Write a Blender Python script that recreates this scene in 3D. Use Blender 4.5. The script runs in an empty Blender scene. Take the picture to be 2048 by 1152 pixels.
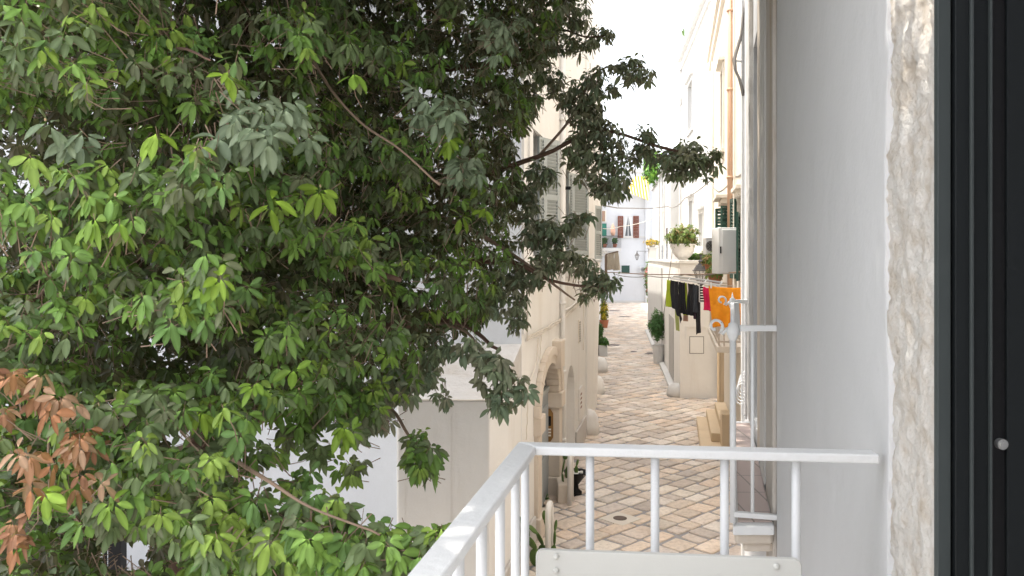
import bpy, math, random
import numpy as np
from mathutils import Vector, Matrix, noise
random.seed(7); RNG = np.random.default_rng(11)
SC = bpy.context.scene; COL = SC.collection
R = math.radians
# ------------------------------------------------------------------ camera, world, sun, exposure
F = 1600.0; CX = 1024.0; HZ = 515.0; EYE = 4.4          # focal length in px of a 2048 px wide picture, horizon row, eye height
cd = bpy.data.cameras.new('Camera'); cam = bpy.data.objects.new('Camera', cd); COL.objects.link(cam)
cam.location = (0, 0, EYE); cam.rotation_euler = (R(90), 0, 0)
cd.sensor_width = 36; cd.lens = F / 2048 * 36; cd.shift_y = -(576 - HZ) / 2048; cd.clip_start = .05; cd.clip_end = 900
cd.dof.use_dof = True; cd.dof.focus_distance = 14.0; cd.dof.aperture_fstop = 13
SC.camera = cam
SUN_EL, SUN_AZ = 70.0, -78.0                            # azimuth clockwise from +Y
w = bpy.data.worlds.new('World'); SC.world = w; w.use_nodes = True
nt = w.node_tree; nt.nodes.clear()
sk = nt.nodes.new('ShaderNodeTexSky'); sk.sky_type = 'NISHITA'; sk.sun_disc = False
sk.sun_elevation = R(SUN_EL); sk.sun_rotation = R(SUN_AZ); sk.dust_density = 3.0; sk.air_density = 1.0
hs = nt.nodes.new('ShaderNodeHueSaturation'); hs.inputs['Saturation'].default_value = .22; hs.inputs['Value'].default_value = 1.25
bg = nt.nodes.new('ShaderNodeBackground'); bg.inputs[1].default_value = .15
wo = nt.nodes.new('ShaderNodeOutputWorld')
nt.links.new(sk.outputs[0], hs.inputs['Color']); nt.links.new(hs.outputs[0], bg.inputs[0]); nt.links.new(bg.outputs[0], wo.inputs[0])
sd = bpy.data.lights.new('Sun', 'SUN'); sd.energy = 2.0; sd.angle = R(.6); sd.color = (1, .93, .82)
sun = bpy.data.objects.new('Sun', sd); COL.objects.link(sun)
sv = Vector((math.sin(R(SUN_AZ)) * math.cos(R(SUN_EL)), math.cos(R(SUN_AZ)) * math.cos(R(SUN_EL)), math.sin(R(SUN_EL))))
sun.rotation_euler = (-sv).to_track_quat('-Z', 'Y').to_euler(); sun.location = sv * 60
vs = SC.view_settings; vs.view_transform = 'Standard'; vs.look = 'None'; vs.gamma = 1; vs.exposure = 1.6; vs.use_curve_mapping = False

# ------------------------------------------------------------------ helpers
def P(px, py, Y): return Vector(((px - CX) / F * Y, Y, EYE - (py - HZ) / F * Y))
def zz(py, Y): return EYE - (py - HZ) / F * Y
def xx(px, Y): return (px - CX) / F * Y
def gY(py): return EYE * F / (py - HZ)
def G(px, py): Y = gY(py); return Vector((xx(px, Y), Y, 0))

class MB:
    def __init__(s): s.v = []; s.f = []
    def add(s, vs_, fs):
        b = len(s.v); s.v += [tuple(q) for q in vs_]; s.f += [tuple(b + i for i in f) for f in fs]
    def hexa(s, c):   # 8 corners: bottom 4 ccw, top 4 ccw
        s.add(c, [(3,2,1,0),(4,5,6,7),(0,1,5,4),(1,2,6,5),(2,3,7,6),(3,0,4,7)])
    def box(s, x0, x1, y0, y1, z0, z1):
        s.hexa([(x0,y0,z0),(x1,y0,z0),(x1,y1,z0),(x0,y1,z0),(x0,y0,z1),(x1,y0,z1),(x1,y1,z1),(x0,y1,z1)])
    def beam(s, a, b, wd, ht, up=(0,0,1)):
        a = Vector(a); b = Vector(b); d = (b - a).normalized(); u = Vector(up)
        sd_ = d.cross(u); sd_ = sd_.normalized() if sd_.length > 1e-5 else Vector((1,0,0)); u2 = sd_.cross(d)
        A = sd_ * wd / 2; B = u2 * ht / 2
        s.hexa([a-A-B, a+A-B, b+A-B, b-A-B, a-A+B, a+A+B, b+A+B, b-A+B])
    def tube(s, pts, r, n=8, caps=True):
        pts = [Vector(p) for p in pts]; m = len(pts)
        rs = r if isinstance(r, (list, tuple)) else [r] * m
        ring = []; ref = None
        for i, p in enumerate(pts):
            d = (pts[min(i+1, m-1)] - pts[max(i-1, 0)]).normalized()
            if ref is None:
                ref = Vector((0,0,1)) if abs(d.z) < .9 else Vector((1,0,0))
            a = d.cross(ref).normalized(); b = a.cross(d).normalized(); ref = b
            ring.append([p + (a * math.cos(t) + b * math.sin(t)) * rs[i] for t in [2*math.pi*k/n for k in range(n)]])
        vsx = [q for rg in ring for q in rg]; fs = []
        for i in range(m - 1):
            for k in range(n):
                fs.append((i*n+k, i*n+(k+1)%n, (i+1)*n+(k+1)%n, (i+1)*n+k))
        if caps: fs.append(tuple(range(n-1, -1, -1))); fs.append(tuple((m-1)*n+k for k in range(n)))
        s.add(vsx, fs)
    def lathe(s, c, prof, n=20):
        c = Vector(c); vsx = []; fs = []; m = len(prof)
        for (r_, z) in prof:
            for k in range(n):
                t = 2*math.pi*k/n; vsx.append((c.x + r_*math.cos(t), c.y + r_*math.sin(t), c.z + z))
        for i in range(m-1):
            for k in range(n): fs.append((i*n+k, i*n+(k+1)%n, (i+1)*n+(k+1)%n, (i+1)*n+k))
        fs.append(tuple(range(n-1,-1,-1))); fs.append(tuple((m-1)*n+k for k in range(n)))
        s.add(vsx, fs)
    def blob(s, c, rx, ry, rz, nu=12, nv=8, rot=None, squash=None, jit=0):
        c = Vector(c); vsx = []; fs = []
        for j in range(nv+1):
            ph = math.pi*j/nv
            for i in range(nu):
                th = 2*math.pi*i/nu
                q = Vector((rx*math.sin(ph)*math.cos(th), ry*math.sin(ph)*math.sin(th), rz*math.cos(ph)))
                if jit: q *= 1 + jit*(noise.noise(q*7 + c*3))
                if rot is not None: q = rot @ q
                vsx.append(c + q)
        for j in range(nv):
            for i in range(nu): fs.append((j*nu+i, (j+1)*nu+i, (j+1)*nu+(i+1)%nu, j*nu+(i+1)%nu))
        s.add(vsx, fs)
    def prism(s, poly, z0, z1):
        n = len(poly)
        s.add([(x,y,z0) for x,y in poly] + [(x,y,z1) for x,y in poly],
              [tuple(range(n-1,-1,-1)), tuple(range(n,2*n))] + [(i,(i+1)%n,n+(i+1)%n,n+i) for i in range(n)])
    def build(s, name, mat, parent=None, smooth=False, bevel=0, recalc=True, label=None):
        me = bpy.data.meshes.new(name); o = bpy.data.objects.new(name, me); COL.objects.link(o)
        off = Vector((0,0,0)); r_ = parent
        while r_ is not None: off += r_.location; r_ = r_.parent
        me.from_pydata([tuple(Vector(q) - off) for q in s.v], [], s.f); me.update()
        if recalc:
            import bmesh
            bm = bmesh.new(); bm.from_mesh(me)
            bmesh.ops.remove_doubles(bm, verts=bm.verts, dist=1e-5) if smooth else None
            bmesh.ops.recalc_face_normals(bm, faces=bm.faces)
            bm.to_mesh(me); bm.free()
        if smooth: me.polygons.foreach_set('use_smooth', [True]*len(me.polygons))
        if mat: me.materials.append(mat)
        if parent is not None: o.parent = parent
        if bevel:
            m = o.modifiers.new('Bevel', 'BEVEL'); m.width = bevel; m.segments = 2; m.limit_method = 'ANGLE'
        if label: o['label'] = label
        return o

def tag(o, label, cat, group=None, kind=None):
    if kind: o['kind'] = kind
    if label: o['label'] = label
    if cat: o['category'] = cat
    if group: o['group'] = group
    return o
def struct(o): o['kind'] = 'structure'; return o
def thing(name, label, cat, loc=(0,0,0), group=None):
    o = bpy.data.objects.new(name, None); COL.objects.link(o); o.location = loc; o.empty_display_size = .2
    bpy.context.view_layer.update() if False else None
    return tag(o, label, cat, group)

class Wall:
    """a wall line X = a + b*Y seen from the street; side +1 faces +X, -1 faces -X"""
    def __init__(s, a, b, side):
        s.a = a; s.b = b; n = math.sqrt(1 + b*b); s.n = Vector((side/n, -side*b/n, 0)); s.t = Vector((b/n, 1/n, 0)); s.k = n
    def p(s, Y, z, n=0): return Vector((s.a + s.b*Y, Y, z)) + s.n * n
    def Yof(s, px): return s.a / ((px - CX)/F - s.b)
    def box(s, mb, Y0, Y1, z0, z1, n0, n1):
        mb.hexa([s.p(Y0,z0,n0), s.p(Y1,z0,n0), s.p(Y1,z0,n1), s.p(Y0,z0,n1), s.p(Y0,z1,n0), s.p(Y1,z1,n0), s.p(Y1,z1,n1), s.p(Y0,z1,n1)])
    def skin(s, mb, Y0, Y1, z0, z1, holes, th=.3):
        """plaster skin of thickness th with holes (Ya,Yb,za,zb,arch); arch = rise of an elliptical head inside the hole's top"""
        us = sorted(set([Y0,Y1] + [h[0] for h in holes] + [h[1] for h in holes]))
        vz = sorted(set([z0,z1] + [h[2] for h in holes] + [h[3] for h in holes]))
        for i in range(len(us)-1):
            for j in range(len(vz)-1):
                cu = (us[i]+us[i+1])/2; cv = (vz[j]+vz[j+1])/2
                if any(h[0] < cu < h[1] and h[2] < cv < h[3] for h in holes): continue
                mb.add([s.p(us[i],vz[j]), s.p(us[i+1],vz[j]), s.p(us[i+1],vz[j+1]), s.p(us[i],vz[j+1])], [(0,1,2,3)])
        for (Ya,Yb,za,zb,ar) in holes:
            if ar:
                N = 14; c = (Ya+Yb)/2; hw = (Yb-Ya)/2; sp = zb-ar
                arc = [(c - hw*math.cos(math.pi*k/N), sp + ar*math.sin(math.pi*k/N)) for k in range(N+1)]
                for k in range(N):
                    (a0,b0),(a1,b1) = arc[k], arc[k+1]
                    mb.add([s.p(a0,b0), s.p(a1,b1), s.p(a1,zb), s.p(a0,zb)], [(0,1,2,3)])
                loop = [(Ya,za)] + arc + [(Yb,za)]
            else: loop = [(Ya,za),(Ya,zb),(Yb,zb),(Yb,za)]
            L = len(loop)
            for k in range(L):
                (a0,b0),(a1,b1) = loop[k], loop[(k+1)%L]
                mb.add([s.p(a0,b0), s.p(a1,b1), s.p(a1,b1,-th), s.p(a0,b0,-th)], [(0,1,2,3)])
        for (a0,b0,a1,b1) in [(Y0,z0,Y0,z1),(Y0,z1,Y1,z1),(Y1,z1,Y1,z0)]:
            mb.add([s.p(a0,b0), s.p(a1,b1), s.p(a1,b1,-th), s.p(a0,b0,-th)], [(0,1,2,3)])

# ------------------------------------------------------------------ materials
def nodes(name):
    m = bpy.data.materials.new(name); m.use_nodes = True; t = m.node_tree
    return m, t, t.nodes['Principled BSDF']
def N(t, ty, **kw):
    n = t.nodes.new(ty)
    for k, v in kw.items():
        if k.startswith('_'): setattr(n, k[1:], v)
        else: n.inputs[k.replace('_', ' ')].default_value = v
    return n
def pos(t, scale=(1,1,1)):
    g = t.nodes.new('ShaderNodeNewGeometry'); m = t.nodes.new('ShaderNodeMapping'); m.inputs['Scale'].default_value = scale
    t.links.new(g.outputs['Position'], m.inputs['Vector']); return m.outputs[0]
def ramp(t, src, stops):
    r_ = t.nodes.new('ShaderNodeValToRGB'); e = r_.color_ramp.elements
    while len(e) < len(stops): e.new(.5)
    for q, (p_, c) in zip(e, stops): q.position = p_; q.color = c if len(c) == 4 else (*c, 1)
    t.links.new(src, r_.inputs[0]); return r_.outputs[0]
def mix(t, fac, a, b, mode='MIX'):
    m = t.nodes.new('ShaderNodeMix'); m.data_type = 'RGBA'; m.blend_type = mode
    for sock, v in ((m.inputs[0], fac), (m.inputs[6], a), (m.inputs[7], b)):
        if isinstance(v, (int, float)): sock.default_value = v
        elif isinstance(v, tuple): sock.default_value = v if len(v) == 4 else (*v, 1)
        else: t.links.new(v, sock)
    return m.outputs[2]
def bump(t, b, src, strength, dist=.01, prev=None):
    n = t.nodes.new('ShaderNodeBump'); n.inputs['Strength'].default_value = strength; n.inputs['Distance'].default_value = dist
    t.links.new(src, n.inputs['Height'])
    if prev is not None: t.links.new(prev, n.inputs['Normal'])
    t.links.new(n.outputs[0], b.inputs['Normal']); return n.outputs[0]
def plaster(name, col, dirt=.25, dirtcol=(.42,.36,.28), bs=.5, rough=.9, cover=.55, streaks=True):
    m, t, b = nodes(name)
    n1 = N(t, 'ShaderNodeTexNoise', Scale=.9, Detail=6, Roughness=.6); t.links.new(pos(t), n1.inputs['Vector'])
    f1 = ramp(t, n1.outputs[0], [(.35,(0,0,0)),(.75,(1,1,1))])
    c = mix(t, f1, col, tuple(q*.93 for q in col))
    n2 = N(t, 'ShaderNodeTexNoise', Scale=1.0, Detail=7, Roughness=.65)
    t.links.new(pos(t, (2.2,2.2,.35) if streaks else (1.6,1.6,1.6)), n2.inputs['Vector'])
    f2 = ramp(t, n2.outputs[0], [(cover,(0,0,0)),(cover+.22,(1,1,1))])
    mm = t.nodes.new('ShaderNodeMath'); mm.operation = 'MULTIPLY'; mm.inputs[1].default_value = dirt; t.links.new(f2, mm.inputs[0])
    c = mix(t, mm.outputs[0], c, dirtcol)
    t.links.new(c, b.inputs['Base Color']); b.inputs['Roughness'].default_value = rough
    n3 = N(t, 'ShaderNodeTexNoise', Scale=55, Detail=5); t.links.new(pos(t), n3.inputs['Vector'])
    n4 = N(t, 'ShaderNodeTexNoise', Scale=4, Detail=4); t.links.new(pos(t), n4.inputs['Vector'])
    p1 = bump(t, b, n3.outputs[0], bs*.5, .006); bump(t, b, n4.outputs[0], bs, .03, p1)
    return m
def plain(name, col, rough=.5, metal=0, bs=0, scale=60, var=.12, spots=None):
    m, t, b = nodes(name)
    n1 = N(t, 'ShaderNodeTexNoise', Scale=scale*.15, Detail=5); t.links.new(pos(t), n1.inputs['Vector'])
    c = mix(t, n1.outputs[0], tuple(min(1, q*(1+var)) for q in col), tuple(q*(1-var) for q in col))
    if spots:
        n2 = N(t, 'ShaderNodeTexNoise', Scale=scale*.5, Detail=6, Roughness=.7); t.links.new(pos(t), n2.inputs['Vector'])
        c = mix(t, ramp(t, n2.outputs[0], [(spots[1],(0,0,0)),(spots[1]+.04,(1,1,1))]), c, spots[0])
    t.links.new(c, b.inputs['Base Color']); b.inputs['Roughness'].default_value = rough; b.inputs['Metallic'].default_value = metal
    if bs:
        n3 = N(t, 'ShaderNodeTexNoise', Scale=scale, Detail=4); t.links.new(pos(t), n3.inputs['Vector']); bump(t, b, n3.outputs[0], bs, .004)
    return m
CREAM = plaster('cream_plaster', (.84,.815,.775), .32, (.58,.49,.39))
CREAM2 = plaster('warm_cream_plaster', (.82,.755,.66), .28, (.55,.40,.26))
WHITE = plaster('white_plaster', (.66,.65,.63), .22, (.5,.46,.4))
BLUEW = plaster('sky_shade_white_plaster', (.70,.715,.74), .16, (.5,.5,.5))  # blue of the sky-lit shade is put into this base colour
GREY = plaster('near_grey_plaster', (.64,.64,.645), .14, (.52,.51,.50), bs=.45, rough=.8, streaks=False)
ROUGHP = plaster('rough_cap_plaster', (.60,.57,.54), .45, (.45,.37,.28), bs=1.5, streaks=False, cover=.48)
OLDP = plaster('peeling_plaster', (.66,.64,.61), .85, (.36,.27,.17), bs=1.1, cover=.5)
YELLOW = plaster('yellow_stone', (.72,.57,.39), .3, (.45,.3,.17), streaks=False)
STONE = plaster('door_stone', (.72,.63,.53), .4, (.46,.33,.22), bs=.9, cover=.5)
WPAINT = plain('white_metal_paint', (.68,.685,.69), .42, bs=.35, scale=140, var=.03)
WPEEL = plain('peeling_white_paint', (.84,.84,.83), .5, bs=.5, scale=120, var=.05, spots=((.22,.17,.12), .66))
PANEL = plain('ivory_panel_paint', (.57,.565,.535), .4, bs=.1, scale=150, var=.02)
GSHUT = plain('grey_shutter_paint', (.40,.43,.42), .55, var=.06)
DGREEN = plain('dark_green_paint', (.015,.06,.045), .5)
TEAL = plain('teal_paint', (.03,.22,.16), .5)
BROWN = plain('brown_wood_paint', (.20,.06,.03), .55)
IRON = plain('dark_iron', (.05,.05,.055), .55, .3, bs=.2)
LAMPM = plain('grey_lamp_iron', (.12,.115,.115), .6, .2)
BLACK = plain('black_metal', (.012,.012,.013), .45, .3)
FRAME = plain('anthracite_frame', (.012,.014,.015), .3, .0, bs=.05, scale=30, var=.1)
FRAME2 = plain('anthracite_light_and_glint', (.05,.058,.058), .35, .0, var=.1)
for q_ in (FRAME, FRAME2, BLACK): q_.node_tree.nodes['Principled BSDF'].inputs['Specular IOR Level'].default_value = .2
STEEL = plain('screw_steel', (.45,.45,.44), .35, .8)
BRASS = plain('brass', (.25,.14,.05), .4, .8)
GLASS = plain('window_glass', (.12,.13,.14), .08, 0, var=.05)
DOORP = plain('blue_grey_door', (.33,.36,.38), .5, var=.06)
DARK = plain('dark_interior', (.05,.045,.04), .9)
ACW = plain('appliance_white', (.72,.73,.73), .45, var=.03)
CABLE = plain('grey_cable', (.22,.20,.18), .7, var=.2)
CABLEW = plain('painted_cable', (.72,.66,.58), .8, var=.15)
COPPER = plain('orange_pipe', (.62,.40,.27), .6, var=.15)
TERRA = plain('terracotta', (.45,.17,.09), .8, bs=.3)
POTW = plain('white_ceramic', (.76,.74,.71), .6, bs=.3, var=.06)
BARK = plain('bark', (.17,.10,.07), .9, bs=1.0, scale=35, var=.5)
TWIG = plain('twig_bark', (.30,.21,.15), .85, var=.25)
PADM = plain('cactus_green', (.10,.17,.04), .6, bs=.3, var=.25)
def cloth_mat(name, col):
    m, t, b = nodes(name); b.inputs['Base Color'].default_value = (*col,1); b.inputs['Roughness'].default_value = .9
    n = N(t, 'ShaderNodeTexNoise', Scale=14, Detail=4); t.links.new(pos(t), n.inputs['Vector'])
    t.links.new(mix(t, n.outputs[0], tuple(min(1,q*1.1) for q in col), tuple(q*.88 for q in col)), b.inputs['Base Color'])
    bump(t, b, n.outputs[0], .6, .03); return m
def stripe_mat(name, a, b_, scale):
    m, t, b = nodes(name); wv = N(t, 'ShaderNodeTexWave', Scale=scale, Distortion=.3); wv.bands_direction = 'X'
    t.links.new(pos(t), wv.inputs['Vector'])
    t.links.new(ramp(t, wv.outputs[0], [(.45,a),(.55,b_)]), b.inputs['Base Color']); b.inputs['Roughness'].default_value = .9; return m
def rock(name):
    m, t, b = nodes(name)
    n1 = N(t, 'ShaderNodeTexNoise', Scale=12, Detail=9, Roughness=.65); t.links.new(pos(t, (1,1,1)), n1.inputs['Vector'])
    c = ramp(t, n1.outputs[0], [(.28,(.52,.44,.35)),(.42,(.66,.60,.53)),(.54,(.72,.68,.63)),(.75,(.80,.78,.74))])
    v = N(t, 'ShaderNodeTexVoronoi', Scale=42); t.links.new(pos(t), v.inputs['Vector'])
    t.links.new(mix(t, ramp(t, v.outputs['Distance'], [(.0,(.55,.48,.4)),(.22,(1,1,1))]), (.45,.38,.30), c), b.inputs['Base Color'])
    b.inputs['Roughness'].default_value = .95
    n2 = N(t, 'ShaderNodeTexNoise', Scale=70, Detail=8, Roughness=.7); t.links.new(pos(t), n2.inputs['Vector'])
    p1 = bump(t, b, n2.outputs[0], .9, .01); bump(t, b, n1.outputs[0], .8, .03, p1); return m
ROCK = rock('raw_tufa')
def attr_mat(name, rough, bs=0, leaf=False, back=(.18,.165,.10)):
    m, t, b = nodes(name)
    a = t.nodes.new('ShaderNodeAttribute'); a.attribute_name = 'Col'; c = a.outputs['Color']
    b.inputs['Roughness'].default_value = rough
    if leaf:
        g = t.nodes.new('ShaderNodeNewGeometry')
        und = mix(t, .72, c, back)
        c2 = mix(t, g.outputs['Backfacing'], c, und); t.links.new(c2, b.inputs['Base Color'])
        b.inputs['Specular IOR Level'].default_value = .28
        tr = t.nodes.new('ShaderNodeBsdfTranslucent'); t.links.new(mix(t, .6, c, (.26,.36,.06)), tr.inputs['Color'])
        ms = t.nodes.new('ShaderNodeMixShader'); ms.inputs[0].default_value = .2
        o = t.nodes['Material Output']; t.links.new(b.outputs[0], ms.inputs[1]); t.links.new(tr.outputs[0], ms.inputs[2]); t.links.new(ms.outputs[0], o.inputs[0])
    else:
        n = N(t, 'ShaderNodeTexNoise', Scale=14, Detail=9, Roughness=.7); t.links.new(pos(t), n.inputs['Vector'])
        f = ramp(t, n.outputs[0], [(.32,(.74,.70,.66)),(.5,(.96,.96,.96)),(.7,(1.12,1.1,1.05))])
        c = mix(t, 1.0, c, f, 'MULTIPLY')
        n5 = N(t, 'ShaderNodeTexNoise', Scale=1.1, Detail=5); t.links.new(pos(t), n5.inputs['Vector'])
        c = mix(t, ramp(t, n5.outputs[0], [(.5,(0,0,0)),(.75,(.45,.45,.45))]), c, (.46,.33,.22))
        v = N(t, 'ShaderNodeTexVoronoi', Scale=75); t.links.new(pos(t), v.inputs['Vector'])
        c = mix(t, ramp(t, v.outputs['Distance'], [(.05,(.35,.35,.35)),(.2,(0,0,0))]), c, (.2,.15,.11))
        t.links.new(c, b.inputs['Base Color'])
        bump(t, b, n.outputs[0], .6, .02)
    return m
PAVE = attr_mat('limestone_setts', .62)
LEAF = attr_mat('leaf', .42, leaf=True)
LEAFB = attr_mat('dry_leaf', .7, leaf=True, back=(.42,.26,.17))
LEAFS = attr_mat('small_leaf', .5, leaf=True, back=(.14,.2,.07))
MORTAR = plaster('paving_mortar', (.34,.33,.33), .5, (.24,.20,.17), bs=.8, streaks=False, rough=.95)

# ------------------------------------------------------------------ ground
mb = MB(); mb.add([(-300,-200,0),(300,-200,0),(300,500,0),(-300,500,0)], [(0,1,2,3)])
struct(mb.build('ground', MORTAR))
# wall lines
WA = Wall(-2.15, .2006, 1)          # left townhouse, street side
WN = Wall(.60, .2006, -1)           # own house wall
WB = Wall(.377, .25, -1)            # neighbour with the tiled balcony
WC = Wall(1.356, .2025, -1)         # cream house with the laundry balcony
WD = Wall(2.047, .128, -1)          # low terrace wall
WE = Wall(3.99, .114, -1)           # tall white house
WF = Wall(2.88, .128, -1)           # low white house
WL = Wall(-.35, .115, 1)             # left side, far
def setts():
    vs_, fs, cs = [], [], []
    th = R(44); ux, uy = math.cos(th), math.sin(th); vx, vy = -uy, ux
    rnd = random.Random(5)
    ox, oy = 2.0, 13.0
    v = -62.0
    rowi = 0
    while v < 60:
        wv = rnd.uniform(.32, .47); u = -62 + rnd.uniform(0, .5)
        while u < 70:
            wu = rnd.uniform(.34, .68)
            if rnd.random() < .05: wu *= .6
            cu, cv = u + wu/2, v + wv/2
            x = ox + cu*ux + cv*vx; y = oy + cu*uy + cv*vy
            if 6.5 < y < 79:
                if y < 24: xl = -2.15 + .2006*y - .1 if y > 9.0 else -1.6
                else: xl = -.35 + .115*y - .3
                xr = 1.356 + .2025*y + .1 if y < 25 else 2.047 + .128*y + .1
                if y > 48: xr += 1.5
                if xl < x < xr:
                    g = .014 + rnd.random()*.018
                    j = lambda: rnd.uniform(-.022, .022)
                    q = [(u+g+j(), v+g+j()), (u+wu-g+j(), v+g+j()), (u+wu-g+j(), v+wv-g+j()), (u+g+j(), v+wv-g+j())]
                    ch = rnd.uniform(.03, .06)
                    poly = []
                    for k in range(4):
                        a = Vector(q[k]); p_ = (Vector(q[k-1]) - a).normalized(); n_ = (Vector(q[(k+1)%4]) - a).normalized()
                        poly += [a + p_*ch*rnd.uniform(.5,1.2), a + (p_+n_)*ch*.22, a + n_*ch*rnd.uniform(.5,1.2)]
                    c = sum(poly, Vector((0,0)))/len(poly)
                    h = .018 + rnd.uniform(-.005,.006); tx, ty = rnd.uniform(-.012,.012), rnd.uniform(-.012,.012)
                    b0 = len(vs_); n = len(poly)
                    for ring, (sc, z) in enumerate(((1.0,.0),(1.0,h*.55),(.955,h),(.6,h+.004))):
                        for w_ in poly:
                            d = w_ - c; pu, pv = c.x + d.x*sc, c.y + d.y*sc
                            zt = 0 if ring == 0 else z + d.x*tx + d.y*ty
                            vs_.append((ox + pu*ux + pv*vx, oy + pu*uy + pv*vy, zt))
                    for r_ in range(3):
                        for k in range(n): fs.append((b0+r_*n+k, b0+r_*n+(k+1)%n, b0+(r_+1)*n+(k+1)%n, b0+(r_+1)*n+k))
                    fs.append(tuple(b0+3*n+k for k in range(n)))
                    base = rnd.choice([(.72,.62,.53),(.68,.58,.50),(.72,.60,.49),(.65,.56,.49),(.78,.69,.59),(.78,.70,.62),(.62,.54,.48),(.73,.59,.47)])
                    l = rnd.choice((.84,.92,.98,1.0,1.03,1.07,1.12))*rnd.uniform(.95,1.05)
                    cs += [(base[0]*l, base[1]*l, base[2]*l, 1)]*(4*n)
            u += wu
        v += wv; rowi += 1
    me = bpy.data.meshes.new('street_paving'); me.from_pydata(vs_, [], fs); me.update()
    ca = me.color_attributes.new('Col', 'FLOAT_COLOR', 'POINT'); ca.data.foreach_set('color', np.array(cs, dtype=np.float32).ravel())
    o = bpy.data.objects.new('street_paving', me); COL.objects.link(o); me.materials.append(PAVE)
    me.polygons.foreach_set('use_smooth', [True]*len(me.polygons)); struct(o)
setts()

# ------------------------------------------------------------------ parts shared by houses
def louver_leaf(parent, hinge, far, z0, z1, mat, name='shutter', th=.04, slat=.055, label=None):
    """louvred shutter leaf standing between two plan points"""
    h = Vector((hinge[0], hinge[1], 0)); f = Vector((far[0], far[1], 0)); d = (f-h).normalized(); n = Vector((d.y,-d.x,0)); L = (f-h).length
    mb = MB(); st = min(.07, L*.16)
    def bb(u0,u1,a,b,n0,n1):
        c = [h+d*u0+n*n0, h+d*u1+n*n0, h+d*u1+n*n1, h+d*u0+n*n1]
        mb.hexa([q+Vector((0,0,a)) for q in c] + [q+Vector((0,0,b)) for q in c])
    bb(0,st,z0,z1,-th/2,th/2); bb(L-st,L,z0,z1,-th/2,th/2)
    zm = z0+(z1-z0)*.5
    for a,b in ((z0,z0+st*1.5),(zm-st*.6,zm+st*.6),(z1-st*1.2,z1)): bb(st,L-st,a,b,-th/2+.002,th/2-.002)
    for a,b in ((z0+st*1.5,zm-st*.6),(zm+st*.6,z1-st*1.2)):
        k = int((b-a)/slat)
        for i in range(k):
            z = a+(i+.5)*(b-a)/k; hh = slat*.42
            c = [h+d*st+n*(-th*.4), h+d*(L-st)+n*(-th*.4), h+d*(L-st)+n*(th*.4), h+d*st+n*(th*.4)]
            up = [Vector((0,0,z-hh)), Vector((0,0,z-hh)), Vector((0,0,z+hh)), Vector((0,0,z+hh))]
            e = Vector((0,0,.008))
            mb.hexa([c[0]+up[0],c[1]+up[1],c[2]+up[2],c[3]+up[3]] + [c[0]+up[0]+e,c[1]+up[1]+e,c[2]+up[2]+e,c[3]+up[3]+e])
    return mb.build(name, mat, parent, label=label)
def win(parent, W, Y0, Y1, z0, z1, n=-.22, glass=GLASS, fmat=WPAINT):
    m = MB(); t = .05
    for a in ((Y0,Y0+t,z0,z1),(Y1-t,Y1,z0,z1),(Y0+t,Y1-t,z0,z0+t),(Y0+t,Y1-t,z1-t,z1),((Y0+Y1)/2-.03,(Y0+Y1)/2+.03,z0+t,z1-t)):
        W.box(m, a[0],a[1],a[2],a[3], n, n+.06)
    f = m.build('window', fmat, parent)
    g = MB(); W.box(g, Y0+.01,Y1-.01,z0+.01,z1-.01, n+.01, n+.03); g.build('pane', glass, f)
    return f
def cable(pts, r=.01, mat=CABLE, n=6, sag=0, seg=10):
    m = MB()
    P2 = []
    for i in range(len(pts)-1):
        a = Vector(pts[i]); b = Vector(pts[i+1])
        for k in range(seg):
            t = k/seg; q = a.lerp(b, t); q.z -= sag*4*t*(1-t); P2.append(q)
    P2.append(Vector(pts[-1])); m.tube(P2, r, n); return m
def poly_body(parent, W, Y0, Y1, depth, z1, mat, inset=.3, z0=0, name='wall_core'):
    m = MB(); e = .004
    W.box(m, Y0+e, Y1-e, z0, z1-e, -inset-depth, -inset+.001); return m

# ---- left townhouse A -------------------------------------------------
YA0, YA1, ZA = 11.4, 19.7, 13.0
A = thing('townhouse', 'cream townhouse left of the alley with grey louvred shutters and arched stone doorway', 'building', WA.p(YA0,0))
mb = MB()
holes = [(12.65,14.9,0,2.66,.75), (16.2,17.55,0,2.12,.6), (12.35,13.25,4.42,6.4,0), (16.1,16.95,4.42,6.2,0)]
WA.skin(mb, YA0, YA1, 0, ZA, holes, .32)
WA.box(mb, YA0+.003, YA1-.003, 0, ZA-.003, -9, -.321)
# facade toward the square (faces the camera), reaching left behind the tree
mb.box(-16, WA.p(YA0,0).x-.33, YA0+.02, YA0+8, 0, ZA-.006)
mb.build('wall', CREAM, A)
m = MB(); m.box(-16.02, WA.p(YA0,0).x-.002, YA0-.012, YA0+.019, 0, ZA); m.build('side_wall', BLUEW, A, label='sky-shade tinted white side wall of the house facing the square behind the tree')
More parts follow.
